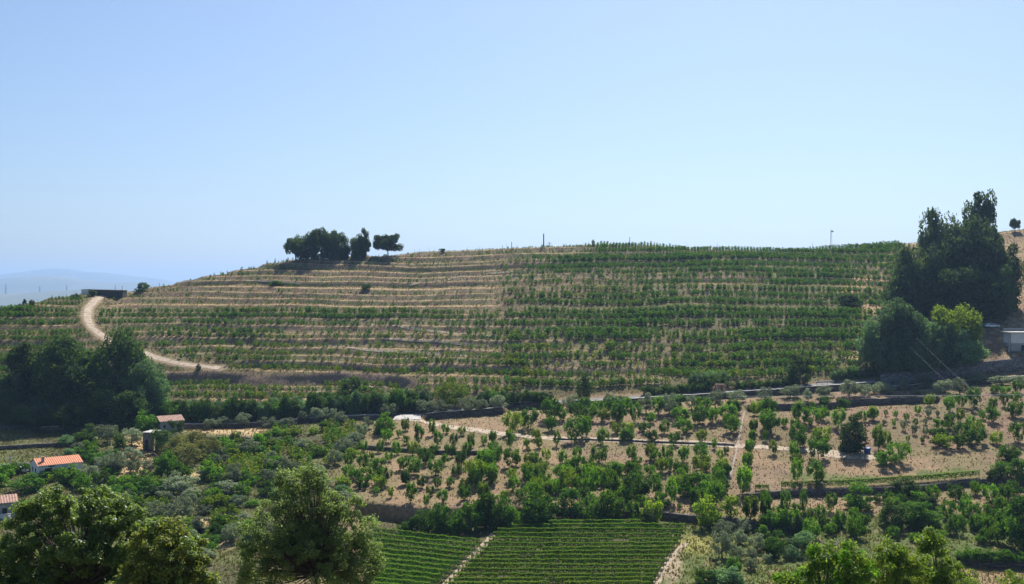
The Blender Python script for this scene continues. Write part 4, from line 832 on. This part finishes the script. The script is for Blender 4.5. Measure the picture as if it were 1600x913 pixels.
# pale concrete ramp joining the road
P = castn([(614, 657), (657, 656), (658, 648.5), (619, 649)]); c0 = P.mean(0)
n = 10; u, v = np.meshgrid(np.linspace(0, 1, n), np.linspace(0, 1, n), indexing='ij')
Gp = (P[0] * ((1 - u) * (1 - v))[..., None] + P[1] * (u * (1 - v))[..., None] + P[2] * (u * v)[..., None] + P[3] * ((1 - u) * v)[..., None])
Gp[..., 2] += max(.1, float((HW(Gp[..., 0], Gp[..., 1]) - Gp[..., 2]).max()) * .8 + .05); ii = np.arange(n * n).reshape(n, n)
tag(ob('concrete_ramp', mesh_np('concrete_ramp', Gp.reshape(-1, 3), np.stack([ii[:-1, :-1], ii[1:, :-1], ii[1:, 1:], ii[:-1, 1:]], -1).reshape(-1, 4), [M['concrete']])), kind='structure')

def wall(key, label, m='stone', cop=True, thick=.6, rise=.25, name='stone_wall', step=3.0):
    xs, Ys, h, Lc, sw = CUTW[key]; px = np.arange(xs[0] + 4, xs[-1] - 3, step); Yw = np.interp(px, xs, Ys)
    e = empty(name, ((px[0] - 800) / F * Yw[0], float(Yw[0]), float(H(px[0], Yw[0])))); o = np.array(e.location)
    top = H(px, Yw + .25) + rise + .10 * (rs.rand(len(px)) - .5); bot = H(px, Yw - sw - .25) - .4
    Yf = Yw - sw - .12
    def strip(ya, yb, za, zb, nm, mm):
        rows = []
        for (yy, zz) in ((ya, za), (ya, zb), (yb, zb), (yb, za)):
            rows.append(np.stack([(px - 800) / F * yy, yy, zz], 1) - o)
        V = np.concatenate(rows); n = len(px); q = []
        for a in range(4):
            b = (a + 1) % 4; i = np.arange(n - 1); q.append(np.stack([a * n + i, a * n + i + 1, b * n + i + 1, b * n + i], 1))
        q = np.concatenate(q); q = np.concatenate([q, [[0, n, 2 * n, 3 * n], [n - 1, 4 * n - 1, 3 * n - 1, 2 * n - 1]]])
        return ob(nm, mesh_np(nm, V, q[:, ::-1], [mm]), e)
    strip(Yf + .08 * (rs.rand(len(px)) - .5), Yw + .35, bot, top, 'wall_face', M[m])
    if cop: strip(Yf - .06, Yw + .40, top + .004, top + .13, 'coping', M['coping'])
    tag(e, label, 'wall'); return e
wall('road_w', 'long low dark road wall with pale top, left of the concrete ramp')
wall('road_c', 'dark road wall with pale top behind the five round olives')
wall('tall', 'taller dark stone wall with irregular top where the road wall rises', cop=True, rise=.3)
wall('road_e', 'long dark road wall with pale top running to the right edge')
wall('lower_e', 'dark terrace wall below the eastern row of olives', cop=False, rise=.1)
wall('track_u', 'low kerb-like wall along the upper edge of the pale track', cop=False, rise=.04)
wall('vine_w', 'long dark terrace wall under the single vine row', cop=False, rise=.05)
wall('bank_d', 'low shaded terrace wall under the trees above the vineyard', cop=False, rise=.05)
wall('low_l', 'low broken terrace wall crossing the upper sloping orchard', cop=False, rise=.06)
wall('low_w', 'low terrace wall below the golden grass right of the ruin', cop=False, rise=.1)
wall('field_w', 'low dark terrace wall in the shaded field above the orange-roofed house', cop=False, rise=.05)
wall('se', 'shaded dark wall above the bare soil in the bottom right corner', cop=False, rise=.05)
wall('sw', 'short terrace wall between the two foreground trees', cop=False, rise=.05)
wall('stone_e', 'high bluish stone retaining wall above the road at the right', m='bluestone', cop=False, rise=.1)

# ---------------------------------------------------------------- buildings
def house(name, x, y, yaw, Lx, Wy, h, pitch, wallm, roofm, label, wins, chim=True, ridge_along=True):
    q = cast(x, y); e = empty(name, tuple(q), R(yaw))
    m = MB(); m.box(-Lx / 2, Lx / 2, -Wy / 2, Wy / 2, -1.2, h); rz = h + Wy / 2 * math.tan(R(pitch))
    yz = [(-Wy / 2, h), (Wy / 2, h), (0, rz)]
    v = [(-Lx / 2, a, b) for a, b in yz] + [(Lx / 2, a, b) for a, b in yz]
    m.add(v, [(0, 2, 1), (3, 4, 5), (0, 3, 5, 2), (1, 2, 5, 4)]); m.build('wall', M[wallm], e)
    rf = MB(); nr = max(6, int(Lx / .42)); ov = .35; t = math.tan(R(pitch))
    for sgn in (-1, 1):                      # ridged pan-tile slopes
        n = nr * 4; xs = np.linspace(-Lx / 2 - .25, Lx / 2 + .25, n + 1); b0 = len(rf.v); steps = 7
        for a in xs_rows(steps):
            yy = sgn * (Wy / 2 + ov) * (1 - a); zz = rz - (Wy / 2 + ov) * t * (1 - a) + .06
            for j, xx in enumerate(xs): rf.v.append((xx, yy, zz + .05 * math.sin(j * math.pi / 2) + .03 * (1 if a > 0 else 0)))
        for i in range(steps):
            for j in range(n):
                p = b0 + i * (n + 1) + j; rf.f.append((p, p + 1, p + n + 2, p + n + 1))
    ro = rf.build('roof', M[roofm], e)
    for sgn in (-1, 1):
        ev = MB(); ya, yb = sorted((sgn * (Wy / 2 + ov), sgn * (Wy / 2 + .02))); ev.box(-Lx / 2 - .2, Lx / 2 + .2, ya, yb, h - ov * t - .10, h - ov * t + .0); ev.build('eaves', M[wallm], ro)
    if chim:
        c = MB(); cy = -Wy * .28; c.box(-Lx * .36 - .25, -Lx * .36 + .25, cy - .25, cy + .25, h + .1, rz + .45); c.build('chimney', M['grey_wall'], ro)
        c = MB(); c.box(-Lx * .36 - .32, -Lx * .36 + .32, cy - .32, cy + .32, rz + .453, rz + .53); c.build('chimney_cap', M['oldroof'], ro)
    for (side, a, z0, w, hh) in wins:
        f = MB(); g = MB()
        if side == 'front':
            f.box(a - w / 2 - .06, a + w / 2 + .06, -Wy / 2 - .05, -Wy / 2 + .02, z0 - .06, z0 + hh + .06); g.box(a - w / 2, a + w / 2, -Wy / 2 - .07, -Wy / 2 - .045, z0, z0 + hh)
        else:
            f.box(-Lx / 2 - .05, -Lx / 2 + .02, a - w / 2 - .06, a + w / 2 + .06, z0 - .06, z0 + hh + .06); g.box(-Lx / 2 - .07, -Lx / 2 - .045, a - w / 2, a + w / 2, z0, z0 + hh)
        fo = f.build('window', M['frame'], e); g.build('pane', M['window'], fo)
    tag(e, label, 'house'); return e
def xs_rows(n): return [i / n for i in range(n + 1)]
house('house', 88, 741, 39, 9.0, 5.6, 2.7, 21, 'white_wall', 'orange', 'white house with a long orange tiled roof among green trees', [('front', -2.4, .9, 1.5, 1.0), ('front', .6, 1.1, .9, .8), ('front', 2.6, .9, .8, .9), ('side', -.9, .8, .7, 1.1), ('side', 1.2, 1.0, .6, .9)])
house('house', 0, 806, 30, 5.4, 4.6, 2.9, 22, 'grey_wall', 'oldroof', 'grey house with faded pinkish roof at the left edge', [('front', .6, .8, .9, 1.0), ('front', -1.4, .8, .9, 1.0)])
house('cottage', 264, 673, 36, 6.0, 4.6, 2.9, 24, 'grey_wall', 'oldroof', 'small old cottage with reddish roof half covered in ivy beside the road', [('side', -.5, .9, .6, .9), ('front', -1.9, 1.0, .6, .9)], chim=False)
def ivy(name, x, y, w, h, label, n=26, mk='dark'):
    q = cast(x, y); k = q[1] / F; r = np.random.RandomState(int(x)); e = empty(name, tuple(q))
    c = np.stack([r.uniform(-.42, .42, n) * w * k, r.uniform(-.9, .5, n), r.uniform(.05, .9, n) ** .8 * h * k], 1)
    V, Q = clump_leaves(r, c, r.uniform(.5, .9, n), 90, .26, up=.4); ob('leaves', mesh_np('leaves', V, Q, [M[mk], M['deep']], (r.rand(len(Q)) < .3).astype(int)), e)
    m = MB()
    for i in range(5): m.tube([(r.uniform(-.3, .3) * w * k, .2, -.2), tuple(c[i])], [.05, .02], 4)
    m.build('stem', M['bark'], e); tag(e, label, 'ivy'); return e
ivy('ivy', 275, 677, 24, 20, 'dark ivy climbing over the front of the old cottage')
ivy('ivy', 252, 707, 32, 38, 'thick dark ivy mound swallowing the ruined stone outbuilding', 46)
ivy('ivy', 1118, 608, 36, 24, 'dark ivy hanging over a recess in the road bank', 30)
# ruined outbuilding: stone pillar wall with a dark doorway
q = cast(232, 704); e = empty('ruined_outbuilding', tuple(q), R(-8)); m = MB()
m.box(-1.3, -.75, -.2, .3, -.6, 4.0); m.box(.05, 1.2, -.2, .3, -.6, 4.2); m.box(-1.3, 1.2, -.2, .3, 2.6, 4.1); m.box(-1.3, -1.0, .3, 4, -.6, 3.6); m.box(1.2, 4.4, 1.0, 1.4, -.6, 3.8)
m.build('wall', M['bluestone'], e); d = MB(); d.box(-.75, .05, .1, .2, -.4, 2.6); d.build('door', M['window'], e); c = MB(); c.box(-1.5, 1.4, -.35, 4.2, 4.203, 4.35); c.build('lintel', M['coping'], e)
tag(e, 'ruined stone outbuilding with a dark doorway below the old cottage', 'ruin')
# recess in the bank
q = cast(1125, 614); e = empty('stone_shrine', tuple(q)); m = MB(); m.box(-1.2, -.7, -.3, .4, -.4, 2.0); m.box(.7, 1.2, -.3, .4, -.4, 2.0); m.box(-1.2, 1.2, -.3, .4, 2.003, 2.4); m.box(-1.2, 1.2, .43, .9, -.4, 2.3); m.build('wall', M['oldroof'], e)
d = MB(); d.box(-.68, .68, .30, .41, -.3, .7); d.build('back_panel', M['stone'], e); tag(e, 'small reddish masonry recess under ivy beside the eastern road', 'shrine')
# long low dark building on the left skyline
q = cast(160, 458.3); e = empty('flat_roofed_building', tuple(q), R(3)); k = q[1] / F
m = MB(); m.prism([(-21 * k, -.8), (31 * k, -.8), (31.5 * k, 1.75), (-21 * k, 2.0)], 0, 5); m.build('wall', M['darkwall'], e)
m = MB(); m.box(-32 * k, -21.05 * k, -.3, 4.5, -.8, 1.9); m.build('end_room', M['white_wall'], e)
m = MB(); m.prism([(-32.5 * k, 1.95), (-20.9 * k, 2.05), (32.2 * k, 1.80), (32.2 * k, 1.92), (-20.9 * k, 2.22), (-32.5 * k, 2.1)], -.5, 5.2); m.build('roof', M['grey_wall'], e)
for i in range(9):
    x = (-17 + i * 5.4) * k; m = MB(); m.box(x - .06, x + .06, -.05, .0, -.8, 1.70); m.build('seam', M['rust'], e)
tag(e, 'long low flat-roofed dark building with a pale end on the left skyline', 'building')
# white building at the right edge
q = cast(1600, 549); e = empty('white_building', tuple(q), R(-6)); m = MB()
m.box(-3.4, 6, 0, 6, -1.0, 2.3); m.build('lower_wall', M['grey_wall'], e); m = MB(); m.box(-3.5, 6, -.1, 6, 2.303, 5.2); m.build('upper_wall', M['white_wall'], e)
m = MB(); m.box(-4.3, 6.4, -.7, 6.4, 5.203, 5.45); ro = m.build('roof', M['concrete'], e)
m = MB(); m.box(-4.3, -3.9, -.5, -.1, -1, 5.2); m.build('pillar', M['grey_wall'], e)
m = MB(); m.box(-1.0, .6, -.16, -.02, .0, 1.9); fo = m.build('door', M['frame'], e); m = MB(); m.box(-.9, .5, -.19, -.165, .05, 1.8); m.build('pane', M['window'], fo)
tag(e, 'white building with flat pale roof at the right edge above the stone wall', 'building')
# paved yard wall behind it
P = [cast(x, y) for x, y in ((1568, 518), (1620, 516))]; e = empty('yard_wall', tuple(P[0])); d = P[1] - P[0]; m = MB(); m.box(0, d[0], 0, .3, -.6, .9); m.build('wall_face', M['concrete'], e); m = MB(); m.box(-.05, d[0], -.05, .35, .903, 1.0); m.build('coping', M['white_wall'], e)
tag(e, 'pale yard wall behind the white building at the right edge', 'wall')
# walled yard beside the orange-roofed house
P = [cast(x, y) for x, y in ((22, 733), (50, 731))]; e = empty('yard_wall', tuple(P[0])); d = P[1] - P[0]; m = MB(); m.box(0, d[0], 0, .25, -.6, 1.3); m.build('wall_face', M['white_wall'], e); m = MB(); m.box(-.04, d[0] + .04, -.04, .29, 1.303, 1.4); m.build('coping', M['coping'], e)
tag(e, 'white yard wall left of the orange-roofed house', 'wall')
P = castn([(-40, 738), (48, 736), (46, 727), (-40, 729)]); P[:, 2] += .25
tag(ob('paved_yard', mesh_np('paved_yard', P, [[0, 1, 2, 3]], [M['concrete']])), kind='structure')

# ---------------------------------------------------------------- vehicles, tub, rail
paint_w = plain('white_car_paint', (.75, .77, .80), .3, .02, 1); paint_t = plain('teal_car_paint', (.03, .13, .17), .3, .05, 1); paint_s = plain('silver_car_paint', (.55, .56, .58), .35, .03, 1)
blue = plain('blue_plastic', (.015, .09, .42), .45, .08, 2); tyre = plain('tyre_rubber', (.02, .02, .02), .9, .1, 4)
def car(x, y, yaw, paint, label, pos=None):
    q = cast(x, y) if pos is None else pos; e = empty('parked_car', tuple(q), R(yaw))
    prof = [(-2.0, .35), (2.0, .35), (2.08, .62), (1.95, .82), (1.05, .92), (.45, 1.38), (-1.0, 1.42), (-1.75, .95), (-2.05, .85)]
    m = MB(); m.prism(prof, -.8, .8); b = m.build('body', paint, e)
    bv = b.modifiers.new('bevel', 'BEVEL'); bv.width = .06; bv.segments = 2
    for s in (-.805, .785):
        m = MB(); m.prism([(-1.5, .95), (.9, .95), (.42, 1.30), (-.95, 1.33)], s, s + .02); m.build('window', M['window'], e)
    m = MB(); m.add([(1.06, -.7, .96), (1.06, .7, .96), (.50, .7, 1.37), (.50, -.7, 1.37)], [(0, 1, 2, 3)]); m.build('windscreen', M['window'], e)
    for wx in (-1.25, 1.25):
        for wy in (-.82, .66):
            m = MB(); m.tube([(wx, wy, .33), (wx, wy + .18, .33)], [.33, .33], 12); wo = m.build('wheel', tyre, e)
            m = MB(); m.tube([(wx, wy - .01 if wy < 0 else wy + .175, .33), (wx, wy + .02 if wy < 0 else wy + .20, .33)], [.18, .18], 8); m.build('rim', M['metal'], wo)
    for wy in (-.6, .45):
        m = MB(); m.box(2.0, 2.07, wy, wy + .22, .62, .76); m.build('headlight', M['white_wall'], e)
    tag(e, label, 'car')
car(1550, 512, 4, paint_w, 'white car parked on the yard below the right-hand grove')
car(1531, 512, 8, paint_t, 'dark teal car parked left of the white car below the grove')
car(12, 735, 20, paint_w, 'white car parked in the yard left of the orange-roofed house')
car(31, 738, -30, paint_s, 'silver car parked close to the white yard wall')
q = cast(1355, 707); e = empty('tub', tuple(q)); m = MB(); m.tube([(0, 0, -.1), (0, 0, .05), (0, 0, .9), (0, 0, .98)], [.62, .66, .78, .80], 18); m.build('body', blue, e, True)
m = MB(); m.tube([(0, 0, .983), (0, 0, 1.05), (0, 0, 1.12)], [.84, .84, .5], 18); m.build('lid', blue, e); m = MB(); m.tube([(-.2, 0, 1.13), (-.15, 0, 1.22), (.15, 0, 1.22), (.2, 0, 1.13)], [.03] * 4, 5); m.build('handle', blue, e); tag(e, 'bright blue plastic tub under the big dark round tree', 'tub')
P = [cast(x, y) for x, y in ((1275, 602), (1303, 600))]; e = empty('guard_rail', tuple(P[0])); d = P[1] - P[0]
m = MB(); m.add([(0, 0, .55), (d[0], d[1], .55 + d[2]), (d[0], d[1], .95 + d[2]), (0, 0, .95), (0, .08, .55), (d[0], d[1] + .08, .55 + d[2]), (d[0], d[1] + .08, .95 + d[2]), (0, .08, .95)], [(0, 1, 2, 3), (7, 6, 5, 4), (0, 4, 5, 1), (3, 2, 6, 7), (0, 3, 7, 4), (1, 5, 6, 2)]); m.build('rail', M['metal'], e)
for t in (.05, .35, .65, .95):
    m = MB(); m.box(-.05, .05, .085, .18, -.4, .9); po = m.build('post', M['metal'], e); po.location = tuple(d * t)
tag(e, 'short pale metal guard rail beside the eastern road', 'guard rail')
P = cast(5, 812); e = empty('garden_wall', tuple(P)); m = MB(); m.box(-2, 1.3, 0, .25, -.6, 1.0); m.build('wall_face', M['white_wall'], e); m = MB(); m.box(-2, 1.35, -.05, .3, 1.003, 1.1); m.build('coping', M['coping'], e); tag(e, 'whitish garden wall in front of the grey house at the left edge', 'wall')

# ---------------------------------------------------------------- poles and cables
def pole(x, yb, h, label, r0=.12, arm=False, m='rust', name='utility_pole', pos=None):
    q = cast(x, yb) if pos is None else pos; k = q[1] / F; e = empty(name, tuple(q)); mm = MB(); mm.cyl(0, 0, -.6, h * k, r0, r0 * .75, 8); mm.build('post', M[m], e)
    c = MB(); c.cyl(0, 0, h * k + .003, h * k + .12, r0 * .9, r0 * .6, 8); c.build('cap', M[m], e)
    if arm: a = MB(); a.box(-.9, .9, -.06, .06, h * k - .55, h * k - .43); a.build('crossarm', M[m], e)
    tag(e, label, 'pole'); return q, k
pole(849.5, 384, 21, 'thick dark post standing on the hill crest', .26)
pole(858.5, 383, 8, 'short post with a bracket right of the thick dark post', .12, True)
pole(799.5, 388, 10, 'short dark post on the skyline left of the thick dark post', .15)
pole(785, 389, 6, 'small stake on the skyline left of the short dark post', .10)
pole(984, 383, 14, 'slim post on the crest right of the thick dark post', .14)
pole(1121, 389, 12, 'thin post on the skyline midway between crest and mast', .08, m='metal')
pole(1269.5, 389, 14, 'thin pale post left of the lattice mast on the skyline', .07, m='metal')
pole(1435, 380, 14, 'thin post on the skyline at the left of the right-hand grove', .09)
pole(180, 457.5, 17, 'thin post rising behind the long low building', .09)
pole(191, 457.5, 11, 'short post at the right end of the long low building', .09)
pole(249, 446.5, 6, 'short stake on the skyline right of the small dark tree', .09)
pole(430, 409, 8, 'dark stake on the left slope of the skyline', .10); pole(417, 412, 6, 'shorter dark stake on the left slope of the skyline', .10)
pole(213, 660, 38, 'grey pole standing against the dark grove on the left', .12, True, 'metal'); pole(402, 640, 16, 'short pale concrete pole in the hedge band', .12, m='metal')
pole(16, 742, 30, 'grey pole in the yard of the orange-roofed house', .10, True, 'metal')
q = cast(1298.5, 388); k = q[1] / F; e = empty('lattice_mast', tuple(q)); hh = 31 * k; m = MB()
for (a, b) in ((-.35, -.3), (.35, -.3), (0, .35)): m.tube([(a, b, -.4), (a * .5, b * .5, hh)], [.045, .035], 5)
n = 10
for i in range(n):
    z0, z1 = hh * i / n, hh * (i + 1) / n; s0, s1 = 1 - .5 * i / n, 1 - .5 * (i + 1) / n; L3 = ((-.35, -.3), (.35, -.3), (0, .35))
    for j in range(3): a, b = L3[j], L3[(j + 1) % 3]; m.tube([(a[0] * s0, a[1] * s0, z0), (b[0] * s1, b[1] * s1, z1)], [.02, .02], 4)
m.build('lattice', M['metal'], e); m = MB(); m.box(.15, .9, -.25, .25, hh - .9, hh - .45); m.build('instrument_box', M['rust'], e); tag(e, 'tall thin lattice mast with a side box on the skyline', 'mast')
# tall hilltop pylons far beyond the left skyline
for (x, h) in ((9, 19), (62, 15), (104, 17), (214, 13)):
    Yp = 6200.0; zt = -160 + 0; kk = Yp / F; zb = zat(456, Yp) - 40; e = empty('pylon', ((x - 800) * kk, Yp, zb)); top = zat(462 - h, Yp) - zb; m = MB()
    for (a, b) in ((-4, -4), (4, -4), (-4, 4), (4, 4)): m.tube([(a, b, -6), (a * .15, b * .15, top)], [.9, .6], 4)
    for i in range(8):
        z0, z1 = top * i / 8, top * (i + 1) / 8; s0, s1 = 4 * (1 - .85 * i / 8), 4 * (1 - .85 * (i + 1) / 8)
        m.tube([(-s0, -s0, z0), (s1, -s1, z1)], [.5, .5], 4); m.tube([(s0, -s0, z0), (-s1, -s1, z1)], [.5, .5], 4)
    m.build('lattice', M['rust'], e); m = MB()
    for z in (.72, .84, .95): m.tube([(-9 * (1.2 - z * .5), 0, top * z), (9 * (1.2 - z * .5), 0, top * z)], [.6, .6], 4)
    m.build('crossarm', M['rust'], e)
    tag(e, 'faint distant pylon ' + {9: 'at the far left', 62: 'second from the far left', 104: 'just left of the long low building', 214: 'right of the long low building'}[x], 'pylon', 'distant pylons')
def cable(P, label, r0=.022, sag=.3):
    P = [np.array(p, float) for p in P]; a, b = P; m = MB(); pts = []
    for i in range(25):
        t = i / 24; p = a * (1 - t) + b * t; p[2] -= sag * 4 * t * (1 - t); pts.append(tuple(p - a))
    m.tube(pts, [r0] * 25, 4); o = m.build('cable', M['cable' if r0 > .03 else 'grey_wall']); o.location = tuple(a); tag(o, label, 'cable')
def pt(x, y, Y): return ((x - 800) / F * Y, Y, zat(y, Y))
cable([pt(1150, 619, 262), pt(1720, 615, 262)], 'thin pale cable stretched level across the right-hand slope', .045, .15)
cable([pt(1432, 528, 262), pt(1522, 612, 232)], 'upper of two pale slanting cables in front of the bluish trees', .013, .2)
cable([pt(1422, 542, 262), pt(1508, 622, 232)], 'lower of two pale slanting cables in front of the bluish trees', .012, .2)

# ---------------------------------------------------------------- ground cover
def tufts(name, n, fn, mats, kmin, label, size):
    V, mi = [], []; out = fn(n); X, Y = out[:, 0], out[:, 1]; Z = HW(X, Y); k = len(X)
    a = rs.uniform(0, 6.283, (k, 3)); hgt = size * (.5 + rs.rand(k, 3)); w = size * .28
    P = np.stack([X, Y, Z], 1)[:, None, :] + np.stack([np.cos(a) * size * .35, np.sin(a) * size * .35, np.zeros_like(a)], -1)
    b = rs.uniform(0, 6.283, (k, 3)); D = np.stack([np.cos(b), np.sin(b), np.zeros_like(b)], -1) * w
    tip = P + np.stack([rs.normal(size=(k, 3)) * size * .3, rs.normal(size=(k, 3)) * size * .3, hgt], -1)
    T3 = np.stack([P - D - [0, 0, .03], P + D - [0, 0, .03], tip], 2).reshape(-1, 3)
    me = mesh_np(name, T3, np.arange(len(T3)).reshape(-1, 3), mats, np.repeat(out[:, 2].astype(int), 3))
    return tag(ob(name, me), label, 'grass', kind='stuff')
def hill_pts(n):
    px = rs.uniform(-120, 1720, n); Y = Yroad(px) + 6 + rs.rand(n) * (Ycrest(px) - Yroad(px)); X = (px - 800) / F * Y
    z, fr, m = H(px, Y, True); py = 456 - F * z / Y; den = hill_density(px, py)
    ok = (pdist(X, Y, TRACKW) > 2.2) & (rs.rand(n) < np.where((fr > .55) & (fr < .88), .85, .55) * (.4 + .9 * vn(X, Y, 4, 3)))
    g = (rs.rand(n) < .3 + .3 * den + .25 * (vn(X, Y, 12, 8) > .55)).astype(int)
    return np.stack([X, Y, g], 1)[ok]
tufts('hillside_grass', 120000, hill_pts, [M['dry'], M['weed']], 0, 'dry straw grass and green weeds over the terrace banks', .34)
def valley_pts(n):
    px = rs.uniform(-120, 1720, n); Y = 150 + rs.rand(n) * 134; X = (px - 800) / F * Y
    z = H(px, Y); py = 456 - F * z / Y
    left = 1 - sm(500, 600, px + (py - 700) * .6); se = sm(1030, 1070, px) * sm(785, 815, py)
    ok = rs.rand(n) < (.25 + .75 * np.maximum(left, se)) * (.3 + vn(X, Y, 4, 13))
    g = (rs.rand(n) < .25 + .45 * np.maximum(left, se)).astype(int)
    straw = ((np.hypot((px - 215) / 40, (py - 715) / 35) < 1) | (np.hypot((px - 360) / 65, (py - 673) / 6) < 1))
    g = np.where(straw & (rs.rand(n) < .85), 0, g)
    return np.stack([X, Y, g], 1)[ok]
tufts('valley_grass', 110000, valley_pts, [M['dry'], M['weed']], 0, 'dry grass and weeds between the trees of the lower slopes', .32)

# ---------------------------------------------------------------- haze
m = MB(); m.box(-19500, 19500, -300, 20000, -175, 372)
hz = m.build('haze', None); hm = bpy.data.materials.new('haze_air'); hm.use_nodes = True; hn = hm.node_tree.nodes; hn.clear()
pv = hn.new('ShaderNodeVolumePrincipled'); oo = hn.new('ShaderNodeOutputMaterial'); hm.node_tree.links.new(pv.outputs[0], oo.inputs['Volume'])
pv.inputs['Color'].default_value = (.42, .64, 1.0, 1); pv.inputs['Density'].default_value = 9.5e-5; pv.inputs['Anisotropy'].default_value = .4
hz.data.materials.append(hm); tag(hz, 'thin blue haze filling the air over the valley', 'haze', kind='stuff')
